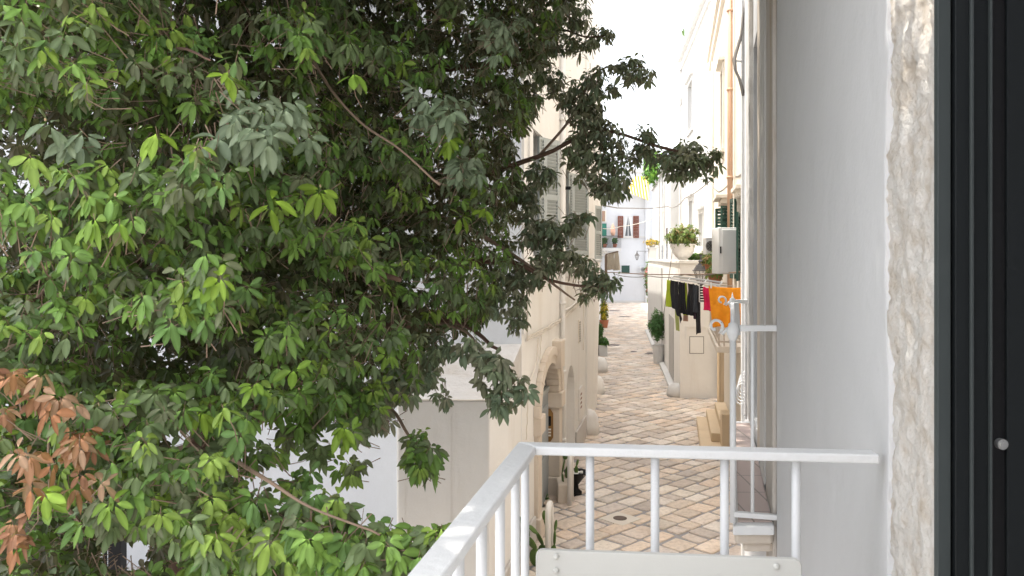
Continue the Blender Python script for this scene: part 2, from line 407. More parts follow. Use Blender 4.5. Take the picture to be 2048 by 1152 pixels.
# battered lower corner with sloped rough cap
Ya = 9.4; xr0 = WA.p(Ya,0).x; xr1 = WA.p(YA0,0).x; xl0 = xx(793,Ya)
zc = zz(800,Ya); zc1 = zz(688,YA0)
m = MB(); m.hexa([(xl0,Ya,0),(xr0,Ya,0),(xr1,YA0-.013,0),(xl0,YA0-.013,0),(xl0,Ya,zc),(xr0,Ya,zc),(xr1,YA0-.013,zc),(xl0,YA0-.013,zc)])
m.build('buttress', CREAM, A, bevel=.03)
m = MB(); K = 10
prof = [(Ya-.0 + (YA0-.014-Ya)*t, zc+.002 + (zc1-zc)*(t**1.6)) for t in [k/K for k in range(K+1)]]
vs_ = []; fs = []
for (y, z) in prof:
    e0 = xl0 + (y-Ya)*.16*1.1 ; e1 = WA.p(y,0).x
    for k in range(9):
        x = e0 + (e1-e0)*k/8; vs_.append((x, y, z + .012*noise.noise(Vector((x*6,y*6,0)))))
    vs_.append((e1, y, zc-.02)); vs_.append((e0, y, zc-.02))
S = 11
for i in range(K):
    for k in range(8): fs.append((i*S+k, i*S+k+1, (i+1)*S+k+1, (i+1)*S+k))
    fs.append((i*S+8, i*S+9, (i+1)*S+9, (i+1)*S+8)); fs.append((i*S+10, i*S, (i+1)*S, (i+1)*S+10))
fs.append(tuple([k for k in range(9)] + [9,10])[::-1])
m.add(vs_, fs); m.build('buttress_cap', ROUGHP, A, smooth=False)
m = MB(); m.box(xx(845,11.3)-.5, xx(860,11.3)-.06, 10.6, YA0-.014, 0, 3.2)
m = MB()
for px in (808, 900):
    x = xx(px, Ya); m = MB(); m.box(x-.012, x+.012, Ya-.005, Ya-.001, 0, zc-.05); m.build('plaster_rib', CREAM, A)
m = cable([(xx(800,Ya),Ya-.02,zc+.02),(xx(880,Ya),Ya-.02,zc+.015),(xx(978,Ya),Ya-.02,zc+.01)], .009, CABLEW, sag=.01); m.build('cable', CABLEW, A)
# plinth
for (a,b,h_) in ((9.45,12.35,.42),(15.35,16.1,.5),(17.65,19.6,.55)): m = MB(); WA.box(m, a, b, 0, h_, 0, .05); m.build('plinth', ROUGHP, A, bevel=.02)
# doorway
ds = thing('tmp','', 'x') ; bpy.data.objects.remove(ds)
def arch_ring(W, mb, c, hw0, hw1, sp, r0, r1, n0, n1, N_=16):
    for k in range(N_):
        t0, t1 = math.pi*k/N_, math.pi*(k+1)/N_
        q = lambda hw, rr, t, n: W.p(c - hw*math.cos(t), sp + rr*math.sin(t), n)
        mb.hexa([q(hw0,r0,t0,n0), q(hw0,r0,t1,n0), q(hw0,r0,t1,n1), q(hw0,r0,t0,n1), q(hw1,r1,t0,n0), q(hw1,r1,t1,n0), q(hw1,r1,t1,n1), q(hw1,r1,t0,n1)])
c = 13.775; sp = 1.91
m = MB(); arch_ring(WA, m, c, 1.0, 1.34, sp, .66, .88, -.2, .07); arch_ring(WA, m, c, 1.20, 1.42, sp, .80, .95, .0, .10)
for (a,b) in ((12.43,12.78),(14.77,15.12)):
    WA.box(m, a, b, .35, sp-.28, -.2, .07); WA.box(m, a-.05, b+.05, sp-.28, sp-.0, -.24, .12); WA.box(m, a-.06, b+.06, 0, .35, -.24, .12)
WA.box(m, c+.52, c+.95, sp+.50, sp+1.0, -.1, .17)
sur = m.build('door_surround', STONE, A, bevel=.015)
m = MB(); WA.box(m, 12.78, 14.77, 0, 1.95, -.20, -.14)
dr = m.build('door', DOORP, A)
m = MB()
for i in range(2):
    for (a,b) in ((.25,.85),(1.0,1.75)): WA.box(m, 12.9+i*.95, 13.65+i*.95, a, b, -.139, -.115)
m.build('door_panel', DOORP, dr, bevel=.01)
m = MB(); arch_ring(WA, m, c, .1, .98, 1.97, .05, .64, -.19, -.17, 14)
m.build('fanlight_glass', GLASS, A)
m = MB(); WA.box(m, 12.78, 14.77, 1.95, 2.03, -.2, -.12)
for t in (30,60,90,120,150):
    m.beam(WA.p(c,2.0,-.155), WA.p(c-math.cos(R(t))*.97, 2.0+math.sin(R(t))*.62,-.155), .03, .03)
m.build('fanlight', GSHUT, A)
# intercom on the far jamb
yj = 14.76; pc = P(1097,850,yj)
m = MB(); hh = .30; ww = .085
pts = [(-ww,-hh*.75),(-ww*.4,-hh),(ww*.4,-hh),(ww,-hh*.75),(ww,hh*.75),(ww*.4,hh),(-ww*.4,hh),(-ww,hh*.75)]
m.add([(pc.x+a, yj-.03, pc.z+b) for a,b in pts] + [(pc.x+a, yj, pc.z+b) for a,b in pts], [tuple(range(8)), tuple(range(15,7,-1))] + [(i,(i+1)%8,8+(i+1)%8,8+i) for i in range(8)])
ic = m.build('intercom', BRASS, A, bevel=.004)
m = MB()
for k in range(3): m.box(pc.x-.045, pc.x+.045, yj-.038, yj-.031, pc.z-.2+k*.055, pc.z-.17+k*.055)
m.build('call_button', POTW, ic)
m = MB(); m.box(pc.x-.045, pc.x+.045, yj-.036, yj-.031, pc.z-.01, pc.z+.17); m.build('speaker_grille', BLACK, ic)
# windows + shutters
for (a,b,z0,z1) in ((12.35,13.25,4.42,6.4),(16.1,16.95,4.42,6.2)):
    win(A, WA, a+.02, b-.02, z0+.02, z1-.02, -.26, fmat=GSHUT)
    louver_leaf(A, WA.p(a+.03,0,-.05)[:2], WA.p(a+.10,0,-.24)[:2], z0+.03, z1-.05, GSHUT)
louver_leaf(A, WA.p(13.25,0,.02)[:2], (xx(1118,13.6),13.6), 4.44, 6.38, GSHUT)
louver_leaf(A, WA.p(13.08,0,-.04)[:2], WA.p(13.24,0,.02)[:2], 4.44, 6.38, GSHUT)
louver_leaf(A, WA.p(16.97,0,.02)[:2], (xx(1176,17.4),17.4), 4.44, 6.18, GSHUT)
louver_leaf(A, WA.p(16.80,0,-.04)[:2], WA.p(16.96,0,.02)[:2], 4.44, 6.18, GSHUT)
for (a,b) in ((12.05,13.6),(15.85,17.2)):      # moulded sills on a swelling corbel
    m = MB(); prof = [(0,-.36),(.10,-.33),(.20,-.22),(.26,-.10),(.30,-.10),(.30,.0),(0,.0)]
    n_ = len(prof); z = 4.36; e = .18
    va = [WA.p(a + (e if i < 2 else 0), z+q[1], q[0]) for i,q in enumerate(prof)]; vb = [WA.p(b - (e if i < 2 else 0), z+q[1], q[0]) for i,q in enumerate(prof)]
    m.add(va+vb, [tuple(range(n_)), tuple(range(2*n_-1,n_-1,-1))] + [(i,(i+1)%n_,n_+(i+1)%n_,n_+i) for i in range(n_)])
    m.build('window_sill', CREAM, A, bevel=.01)
m = MB()
for y in (15.25,):
    m.tube([WA.p(y,.3,.06), WA.p(y,3.0,.06), WA.p(y,ZA,.06)], .05, 10)
    for z in (.9,2.2,3.5,5,7,9): m.tube([WA.p(y,z,.06), WA.p(y,z+.06,.06)], .065, 10)
m.build('downpipe', CREAM, A, smooth=True)
m = MB()
for (y0,y1) in ((11.42,11.62),(11.9,11.98)): WA.box(m, y0, y1, 4.9 if y0>11.8 else 3.3, ZA-.1, 0, .03)
m.build('pilaster', CREAM, A)
m = MB(); WA.box(m, 18.2, 18.42, zz(686,18.3), zz(640,18.3), 0, .03)
vg = m.build('vent_grille', CREAM2, A)
m = MB()
for k in range(9): z = zz(683,18.3)+k*.053; WA.box(m, 18.23, 18.39, z, z+.03, .031, .04)
m.build('grille_slot', CABLE, vg)
m = MB(); WA.box(m, 18.25, 18.9, zz(838,18.5), zz(775,18.5), 0, .03); mp = m.build('meter_hatch', CREAM, A, bevel=.01)
m = MB()
for k in range(4): z = zz(815,18.6)+k*.10; WA.box(m, 18.45, 18.7, z, z+.04, .031, .036)
m.build('hatch_slot', BROWN, mp)
m = MB()
pts = [P(1049,555,11.45), P(1049,640,11.47)]
rnd = random.Random(3)
def wall_run(W, pts, r, mat, parent, n_off=.03, wob=.012, name='cable'):
    out = []
    for i in range(len(pts)-1):
        (y0,z0),(y1,z1) = pts[i], pts[i+1]
        for k in range(12):
            t = k/12; out.append(W.p(y0+(y1-y0)*t, z0+(z1-z0)*t - .03*math.sin(t*math.pi) + rnd.uniform(-wob,wob), n_off + rnd.uniform(0,.01)))
    out.append(W.p(pts[-1][0], pts[-1][1], n_off)); mm = MB(); mm.tube(out, r, 6); return mm.build(name, mat, parent, smooth=True)
wy = lambda px: WA.Yof(px)
def wz(px,py): y = WA.Yof(px); return (y, zz(py,y))
for dz in (0,.03,.055): wall_run(WA, [wz(1050,560), (wz(1050,560)[0], wz(1050,680)[1]+dz), (wz(1121,640)[0], wz(1121,640)[1]+dz), (wz(1160,602)[0], wz(1160,602)[1]+dz), (wz(1184,586)[0], wz(1184,586)[1]+dz)], .011, CABLEW, A)
wall_run(WA, [wz(1121,622), wz(1150,603), wz(1176,588)], .022, CREAM, A, wob=.002, name='conduit')
wall_run(WA, [wz(1072,676), wz(1069,720), wz(1052,770), wz(1048,880)], .009, CABLEW, A)
wall_run(WA, [wz(1078,672), wz(1074,735), wz(1086,770)], .008, CABLEW, A)
wall_run(WA, [(19.0, 4.2),(19.0,2.2)], .009, CABLEW, A)
m = MB(); q = WA.p(15.55, zz(377,15.6), .12); m.box(q.x-.05,q.x+.05,q.y-.06,q.y+.06,q.z-.03,q.z+.03); m.beam(q, WA.p(15.55,q.z,0), .02,.02)
m.build('security_lamp', BLACK, A, bevel=.005)

# ---- second left house ------------------------------------------------
A2 = thing('townhouse', 'tall pale cream house with slightly bulging corner, just behind the shuttered townhouse on the left', 'building', WA.p(19.7,0))
m = MB(); wsk = Wall(-2.10,.2006,1)
y0, y1 = 19.704, 23.9
x0b, x1b = wsk.p(y0,0).x, xx(1194,y1)
lev = [(0,0),(4.4,.10),(8,.14),(12,.06),(14,0)]
vv = []
for z, dx in lev: vv += [(x0b,y0,z),(x1b+dx,y1,z),(-6,y1,z),(-6,y0,z)]
ff = [(3,2,1,0)] + [tuple(len(vv)-4+k for k in range(4))]
for i in range(len(lev)-1):
    for k in range(4): ff.append((i*4+k, i*4+(k+1)%4, i*4+4+(k+1)%4, i*4+4+k))
m.add(vv, ff); m.build('wall', CREAM, A2)
Wsec = Wall(-2.10,.2006,1)
louver_leaf(A2, (xx(1189,21.9), 21.9), (xx(1203,22.25), 22.25), zz(518,22), zz(411,22), GSHUT)
louver_leaf(A2, (xx(1170.5,20.5), 20.3), (xx(1180,20.5), 20.5), zz(163,20.4), zz(125,20.4), GSHUT)
m = MB()
for zc_ in (zz(520,22),): m.hexa([(xx(1184,21.3),21.3,zc_-.05),(xx(1204,21.5),21.5,zc_-.05),(xx(1204,23.3),23.3,zc_-.05),(xx(1190,23.3),23.3,zc_-.05),(xx(1184,21.3),21.3,zc_),(xx(1204,21.5),21.5,zc_),(xx(1204,23.3),23.3,zc_),(xx(1190,23.3),23.3,zc_)])
m.build('window_sill', WHITE, A2)

# ---- far left houses, made taller and longer to shade the street ----------------------------------------------
A3 = thing('townhouse', 'whitewashed house along the far left edge of the street behind the potted plant', 'building', WL.p(24,0))
m = MB(); WL.box(m, 23.92, 77.5, 0, 10.5, -5, 0); m.build('wall', CREAM, A3)
m = MB(); WL.box(m, 44, 46, 0, 2.1, .001, .03); m.build('door', BROWN, A3)
m = MB(); WL.box(m, 23.95, 57.9, 0, .35, .0, .08); m.build('plinth', WHITE, A3)
# ---- end of the street -------------------------------------------------
YG = 78.0
Gb = thing('townhouse', 'white house closing the far street end with a brown shuttered window', 'building', (xx(1240,YG),YG,0))
m = MB(); m.box(xx(1120,YG), xx(1520,YG), YG, YG+10, 0, zz(340,YG)); m.box(xx(1215,YG), xx(1300,YG), YG+1.5, YG+10, zz(340,YG)+.002, zz(306,YG))
m.box(xx(1290,YG), xx(1300,YG), YG-.3, YG-.002, 0, zz(360,YG))
m.build('wall', BLUEW, Gb)
m = MB(); m.box(xx(1120,YG)-.01, xx(1520,YG), YG-.12, YG-.003, zz(476,YG), zz(472,YG)); m.box(xx(1215,YG), xx(1305,YG), YG-.2, YG-.004, zz(345,YG), zz(339,YG)); m.box(xx(1222,YG),xx(1300,YG),YG-.15,YG-.005,zz(606,YG),zz(601,YG))
m.build('ledge', WHITE, Gb)
m = MB(); m.box(xx(1246,YG), xx(1266,YG), YG-.05, YG-.003, zz(475,YG), zz(432,YG)); wn = m.build('window', WPAINT, Gb)
m = MB(); m.box(xx(1248,YG), xx(1255.3,YG), YG-.07, YG-.052, zz(473,YG), zz(434,YG)); m.box(xx(1257,YG), xx(1264,YG), YG-.07, YG-.052, zz(473,YG), zz(434,YG)); m.build('pane', GLASS, wn)
m = MB()
for s_ in (0,1):
    a = 1248.2 if s_ == 0 else 1264; d = 1 if s_ == 0 else -1
    m.add([(xx(a,YG),YG-.09,zz(434,YG)),(xx(a+d*7,YG),YG-.09,zz(434,YG)),(xx(a+d*4,YG),YG-.09,zz(455,YG)),(xx(a+d*1.5,YG),YG-.09,zz(472,YG)),(xx(a,YG),YG-.09,zz(472,YG))], [(0,1,2,3,4)])
m.build('curtain', ACW, wn)
louver_leaf(Gb, (xx(1246,YG),YG-.1), (xx(1235,YG),YG-.25), zz(476,YG), zz(432,YG), BROWN, slat=.12)
louver_leaf(Gb, (xx(1266,YG),YG-.1), (xx(1277,YG),YG-.25), zz(476,YG), zz(432,YG), BROWN, slat=.12)
m = MB(); m.box(xx(1243,YG), xx(1259,YG), YG-.06, YG-.003, zz(546,YG), zz(531,YG)); m.build('small_shutter', DGREEN, Gb)
m = MB(); m.box(xx(1203,YG), xx(1213,YG), YG-.06, YG-.003, zz(495,YG), zz(447,YG)); m.build('balcony_door', TEAL, Gb)
m = MB(); m.box(xx(1202,YG), xx(1213,YG), YG-.05, YG-.003, zz(445,YG), zz(420,YG)); pn = m.build('window', POTW, Gb)
m = MB(); m.box(xx(1203,YG), xx(1210,YG), YG-.07, YG-.051, zz(443,YG), zz(422,YG)); m.build('curtain', stripe_mat('violet_yellow_curtain', (.25,.10,.35), (.65,.5,.05), 3), pn)
m = MB(); a = P(1205,456,YG-.1); m.add([a, a+Vector((0,-1.0,0)), a+Vector((.75,-1.0,-.4)), a+Vector((.75,0,-.4))], [(0,1,2,3)])
# awning with thickness
aw = tag(MB(), None, None) if False else None
m = MB()
pa = [P(1252,383,YG-2.0), P(1297,401,YG-2.0), P(1297,353,YG-.2), P(1268,353,YG-.2)]
n_ = 12; vs_ = []; fs = []
for i in range(n_+1):
    for j in range(5):
        t = i/n_; s_ = j/4
        q = (pa[0].lerp(pa[1],t)).lerp(pa[3].lerp(pa[2],t), s_); q.z += -.25*4*s_*(1-s_)*.5 + .04*math.sin(t*30); vs_.append(q)
for i in range(n_):
    for j in range(4): fs.append((i*5+j,(i+1)*5+j,(i+1)*5+j+1,i*5+j+1))
m.add(vs_, fs); ao = m.build('awning', stripe_mat('awning_stripes', (.72,.42,.02), (.75,.66,.42), 1.1), None)
sm = ao.modifiers.new('Solidify','SOLIDIFY'); sm.thickness = .03
tag(ao, 'yellow and white striped awning under the roof of the house at the street end', 'awning')
def ac_unit(px0, px1, py0, py1, Y, label, dep=.35, fan=True, face=-1):
    m = MB(); x0, x1 = xx(px0,Y), xx(px1,Y); z0, z1 = zz(py1,Y), zz(py0,Y)
    t = thing('air_conditioner', label, 'air conditioner', ((x0+x1)/2, Y, z0))
    m.box(x0,x1,Y,Y+dep,z0,z1); m.build('casing', ACW, t, bevel=.02)
    if fan:
        m = MB(); cx_, cz_, r_ = x0+(x1-x0)*.38, (z0+z1)/2, min(x1-x0,z1-z0)*.38
        for rr in (r_, r_*.72, r_*.44): 
            m.tube([(cx_+rr*math.cos(k*math.pi/9), Y-.02, cz_+rr*math.sin(k*math.pi/9)) for k in range(19)], .012, 5)
        for k in range(8): m.beam((cx_,Y-.02,cz_), (cx_+r_*math.cos(k*.785),Y-.02,cz_+r_*math.sin(k*.785)), .015,.015)
        m.build('fan_grille', LAMPM, t)
        m = MB(); m.box(x0+(x1-x0)*.8, x0+(x1-x0)*.94, Y-.008, Y-.001, z1-(z1-z0)*.35, z1-(z1-z0)*.2); m.build('plate', CABLE, t)
    for a_ in (x0+.08, x1-.12): m = MB(); m.box(a_,a_+.04,Y,Y+dep+.05,z0-.05,z0-.002); m.build('bracket', CABLE, t)
    return t
ac_unit(1280, 1296, 533.5, 545, YG-.45, 'small white air conditioner low on the wall at the far end of the street')
# balcony at the far end with railing
Bf = thing('balcony', 'small far balcony with dark railing beside the green door at the street end', 'balcony', P(1220,497,YG-.6))
m = MB(); m.box(xx(1203,YG), xx(1239,YG), YG-1.1, YG-.004, zz(502,YG), zz(496,YG)); m.build('slab', WHITE, Bf)
m = MB(); z0, z1 = zz(496,YG)+.02, zz(472,YG)
m.box(xx(1203,YG),xx(1239,YG),YG-1.08,YG-1.04,z1-.04,z1); m.box(xx(1238.3,YG),xx(1239,YG),YG-1.04,YG-.1,z1-.04,z1); m.build('top_rail', IRON, Bf)
for k in range(17):
    m = MB(); x = xx(1203.5+k*2.2,YG); m.box(x-.015,x+.015,YG-1.07,YG-1.05,z0-.02,z1-.041); m.build('baluster', IRON, Bf)
u_ = thing('parasol', 'closed pale pink parasol standing on the far balcony', 'parasol', P(1226,495,YG-.5))
m = MB(); m.tube([P(1226,495,YG-.5), P(1226,446,YG-.5)], .03, 6); m.build('pole', WPAINT, u_)
m = MB(); m.lathe(P(1226,471,YG-.5), [(.16,0),(.24,.3),(.2,.8),(.05,1.15),(.02,1.2)], 10); m.build('canopy', cloth_mat('faded_pink_cloth', (.75,.45,.33)), u_, smooth=True)
def small_pot(px, py, Y, h, r_, mat, name='flower_pot'):
    m = MB(); c = P(px,py,Y); m.lathe(c, [(r_*.7,0),(r_,h*.9),(r_*1.1,h*.9),(r_*1.1,h),(r_*.85,h),(r_*.8,h*.85)], 12); return m, c

# ---- foliage generator (numpy) ------------------------------------------
T_ = np.array([0,.28,.28,.28,.55,.55,.55,.8,.8,.8,1.0]); S_ = np.array([0,-.78,0,.78,-1.0,0,1.0,-.72,0,.72,0])
FT = [(0,2,1),(0,3,2),(1,2,5,4),(2,3,6,5),(4,5,8,7),(5,6,9,8),(7,8,10),(8,9,10)]
def leaves_mesh(name, base, dirv, nrm, L, Wd, droop, fold, colr, mat, parent):
    """arrays of leaves -> one mesh. base (n,3), dirv (n,3) unit, nrm (n,3) leaf normal"""
    n = len(base); side = np.cross(dirv, nrm); side /= np.linalg.norm(side,axis=1,keepdims=True)+1e-9
    nrm = np.cross(side, dirv)
    t = T_[None,:,None]; s = S_[None,:,None]
    pts = base[:,None,:] + dirv[:,None,:]*(t*L[:,None,None]) + side[:,None,:]*(s*Wd[:,None,None]*.5) \
        + nrm[:,None,:]*((np.abs(s)*fold[:,None,None]*Wd[:,None,None])) + np.array([0,0,-1.0])[None,None,:]*((t**2)*(droop*L)[:,None,None])
    V = pts.reshape(-1,3)
    idx = []; cnt = []
    for f in FT: cnt.append(len(f))
    ftop = np.array([i for f in FT for i in f]); base_i = np.arange(n)*11
    loops = (base_i[:,None] + ftop[None,:]).ravel()
    tot = np.tile(np.array(cnt), n); start = np.concatenate([[0], np.cumsum(tot)[:-1]])
    me = bpy.data.meshes.new(name)
    off = np.zeros(3)
    if parent is not None:
        r_ = parent
        while r_ is not None: off += np.array(r_.location); r_ = r_.parent
    V = V - off
    me.vertices.add(len(V)); me.vertices.foreach_set('co', V.astype(np.float32).ravel())
    me.loops.add(len(loops)); me.loops.foreach_set('vertex_index', loops.astype(np.int32))
    me.polygons.add(len(tot)); me.polygons.foreach_set('loop_start', start.astype(np.int32))
    me.polygons.foreach_set('loop_total', tot.astype(np.int32)); me.polygons.foreach_set('use_smooth', np.ones(len(tot), dtype=bool))
    me.update(calc_edges=True)
    ca = me.color_attributes.new('Col','FLOAT_COLOR','POINT')
    mr = np.where(S_==0, 1.32, .93); mr[0] = 2.2; mr[-1] = 1.0
    c3 = (colr[:,None,:]*mr[None,:,None] + (np.where(S_==0,.012,0)[None,:,None])).reshape(-1,3)
    cc = np.concatenate([c3, np.ones((n*11,1))],axis=1); ca.data.foreach_set('color', cc.astype(np.float32).ravel())
    me.materials.append(mat); o = bpy.data.objects.new(name, me); COL.objects.link(o)
    if parent is not None: o.parent = parent
    return o
def unit(a): return a/(np.linalg.norm(a,axis=1,keepdims=True)+1e-9)
def rosettes(C, axis, size, cols, per=8, rng=RNG, droopy=.35):
    """C (m,3) centres; axis (m,3). returns leaf arrays"""
    m = len(C); k = per
    phi = (np.arange(k)[None,:]*(2*np.pi*.382*1.0) + rng.uniform(0,6.28,(m,1)) + rng.normal(0,.25,(m,k)))
    el = rng.normal(-.2,.45,(m,k))
    ax = unit(axis); ref = np.where(np.abs(ax[:,2:3])<.9, np.array([[0,0,1.0]]), np.array([[1.0,0,0]])); a = unit(np.cross(ax,ref)); b = np.cross(ax,a)
    d = (a[:,None,:]*np.cos(phi)[:,:,None] + b[:,None,:]*np.sin(phi)[:,:,None])*np.cos(el)[:,:,None] + ax[:,None,:]*np.sin(el)[:,:,None]
    d[:,:,2] -= droopy; d = d/np.linalg.norm(d,axis=2,keepdims=True)
    nr = ax[:,None,:] + rng.normal(0,.22,(m,k,3)); 
    L = size[:,None]*rng.uniform(.7,1.15,(m,k)); keep = rng.random((m,k))<.92
    base = C[:,None,:] + d*.012 + ax[:,None,:]*rng.uniform(-.03,.005,(m,k,1))
    col = cols[:,None,:]*rng.uniform(.8,1.2,(m,k,1))
    K = keep.ravel(); f = lambda q: q.reshape(-1,q.shape[-1])[K]
    Lf = L.ravel()[K]
    return f(base), f(d), f(nr), Lf, Lf*rng.uniform(.38,.52,len(Lf)), rng.uniform(.0,.55,len(Lf)), rng.uniform(.0,.28,len(Lf)), f(col)
def bush(parent, c, rx, ry, rz, n, size, cols, name='foliage', seed=1, up=.5, wr=.45):
    rng = np.random.default_rng(seed)
    u = unit(rng.normal(0,1,(n,3))); rad = rng.uniform(.45,1,(n,1))**.6
    C = np.array(c)[None,:] + u*rad*np.array([[rx,ry,rz]])*(1+.25*np.sin(u[:,0:1]*9+seed)*np.cos(u[:,2:3]*7))
    pal = np.array(cols)[rng.integers(0,len(cols),n)]
    a = rosettes(C, unit(u+np.array([[0,0,up]])), np.full(n,size), pal, 6, rng, .15)
    a = list(a); a[4] = a[3]*wr
    return leaves_mesh(name, *a, LEAFS, parent)
def planted(name, label, cat, base, pot, fol, stemr=.012, group=None):
    t = thing(name, label, cat, base, group); pot_mat, prof = pot
    m = MB(); m.lathe(base, prof, 20); m.build('pot', pot_mat, t, smooth=False, bevel=.004)
    top = Vector(base) + Vector((0,0,prof[-1][1]))
    (cx_,cy_,cz_), rx, ry, rz, n, size, cols, seed = fol
    m = MB(); rr = random.Random(seed)
    for k in range(5):
        q = Vector((cx_+rr.uniform(-.6,.6)*rx, cy_+rr.uniform(-.6,.6)*ry, cz_+rr.uniform(-.1,.6)*rz)); mid = top.lerp(q,.5)+Vector((rr.uniform(-.03,.03),0,.02))
        m.tube([top+Vector((rr.uniform(-.03,.03),rr.uniform(-.03,.03),-.02)), mid, q], [stemr,stemr*.8,stemr*.4], 5)
    m.build('stem', TWIG, t); bush(t, (cx_,cy_,cz_), rx, ry, rz, n, size, cols, seed=seed); return t
GRN = [(.06,.16,.03),(.10,.22,.04),(.05,.11,.03)]
YGR = [(.12,.20,.04),(.18,.21,.06),(.09,.14,.035),(.22,.16,.06)]

# ---- cream house C with laundry balcony ---------------------------------
C = thing('townhouse', 'warm cream house on the right carrying the laundry balcony and green shutters', 'building', WC.p(10,0))
m = MB(); y0, y1 = 9.7, 29.6
hol = [(16.2,17.2,zz(560,17),zz(400,17)+.1,0),(19.4,20.4,2.75,zz(405,20)-.1,0),(21.6,22.6,zz(300,22),zz(140,22),0)]
WC.skin(m, y0, y1, 0, 11.6, hol, .3); WC.box(m, y0+.003, y1-.003, 0, 11.597, -8, -.301); m.build('wall', CREAM2, C)
m = MB(); WC.box(m, y0, y1+.05, 11.6, 11.75, -.3, .16); WC.box(m, y0, y1+.03, 11.3, 11.45, .001, .09); m.build('cornice', CREAM2, C)
for (a,b,z0,z1,_) in hol: win(C, WC, a+.01, b-.01, z0+.01, z1-.01, -.25)
def sur(W, a, b, z0, z1, parent, wd=.14, n=.05, mat=CREAM2):
    m = MB(); W.box(m, a-wd, a, z0, z1+wd, 0, n); W.box(m, b, b+wd, z0, z1+wd, 0, n); W.box(m, a-.0, b+.0, z1, z1+wd, 0, n-.002); W.box(m, a-wd-.08, b+wd+.08, z1+wd, z1+wd+.1, 0, n+.12)
    W.box(m, a-wd-.03, b+wd+.03, z0-.12, z0, 0, n+.05); return m.build('window_surround', mat, parent, bevel=.008)
sur(WC, 21.6,22.6,hol[2][2],hol[2][3], C)
for (a_, b_, na, nb, z0, z1) in ((16.2,15.6,.03,.12,hol[0][2]+.02,zz(425,15.9)),(17.22,17.7,.03,.10,hol[0][2]+.02,hol[0][3]-.03),(20.42,20.7,.03,.27,zz(462,20.5),zz(416,20.5)),(19.35,19.2,.03,.22,zz(462,19.4),zz(412,19.4))):
    louver_leaf(C, WC.p(a_,0,na)[:2], WC.p(b_,0,nb)[:2], z0, z1, DGREEN, slat=.07)
for (a,b,py,nn) in ((19.2,20.8,400,.34),(15.9,17.2,382,.13)):
    m = MB(); z = zz(py,(a+b)/2); WC.box(m, a, b, z, z+.09, 0, nn); WC.box(m, a+.1, b-.1, z-.12, z-.002, 0, nn*.6)
    m.build('door_hood', CREAM2, C, bevel=.01)
m = MB(); yq = 18.2
m.tube([WC.p(yq,3,.08),WC.p(yq,7.5,.08),WC.p(yq,11.3,.08)], .06, 10)
for z in (4.5,6.2,8.2,10): m.tube([WC.p(yq,z,.08),WC.p(yq,z+.05,.08)], .08, 10)
m.build('downpipe', COPPER, C, smooth=True)
m = MB(); m.tube([WC.p(17.3,2.8,.05),WC.p(17.3,11,.05)], .025, 8); m.build('pipe', CREAM2, C)
m = MB(); m.tube([WC.p(27,4.4,.05),WC.p(27,11,.05)], .04, 8); m.build('pipe', CREAM2, C)
m = MB(); WC.box(m, 21.9, 22.6, .25, 2.35, .002, .03); m.build('door', plain('ochre_door', (.30,.19,.08), .6), C)
m = MB(); WC.box(m, 23.9,24.0,0,3.9,0,.06); WC.box(m, 21.7,21.88,.2,2.45,0,.07); WC.box(m,22.62,22.8,.2,2.45,0,.07); WC.box(m,21.88,22.62,2.35,2.5,0,.07); m.build('door_surround', YELLOW, C)
# steps
St = thing('stone_steps', 'yellow limestone steps against the right wall below the laundry balcony', 'steps', G(1435,880))
m = MB()
for k,(w_,z) in enumerate(((.75,.2),(.5,.4),(.28,.6))): WC.box(m, 17.6+k*.55, 21.0, z-.2+ (.0 if k==0 else .003), z, 0.002, w_)
m.build('tread', YELLOW, St, bevel=.015)
m = MB(); WC.box(m, 17.55, 18.1, 0, .95, .002, .3); m.build('side_block', YELLOW, St, bevel=.02)

# ---- laundry balcony -----------------------------------------------------
LB = thing('balcony', 'narrow cream railed balcony hung with laundry on the warm cream house', 'balcony', WC.p(17,2.7))
zf = 2.70; yb0, yb1 = 15.2, 19.2; nf = .50
m = MB(); WC.box(m, yb0, yb1, zf-.12, zf, 0.002, nf+.03); m.build('slab', CREAM2, LB, bevel=.015)
RAILM = plain('old_ivory_rail', (.62,.54,.46), .6, bs=.3, spots=((.25,.13,.07),.64))
m = MB(); zt = zf+1.08
for z, h_ in ((zf+.09,.03),(zt,.04)):
    WC.box(m, yb0, yb1, z-h_/2, z+h_/2, nf-.04, nf); WC.box(m, yb0, yb0+.04, z-h_/2, z+h_/2, .01, nf-.041); WC.box(m, yb1-.04, yb1, z-h_/2, z+h_/2, .01, nf-.041)
m.build('rail', RAILM, LB)
k = 0; y = yb0+.02
while y < yb1:
    m = MB(); q = WC.p(y,0,nf-.02); m.tube([(q.x,q.y,zf-.1),(q.x,q.y,zt-.02)], .012, 6); m.build('baluster', RAILM, LB); y += .16
for n_ in (.06,.17,.28,.39):
    for yy_ in (yb0+.02,):
        m = MB(); q = WC.p(yy_,0,n_); m.tube([(q.x,q.y,zf-.01),(q.x,q.y,zt-.02)], .012, 6); m.build('baluster', RAILM, LB)

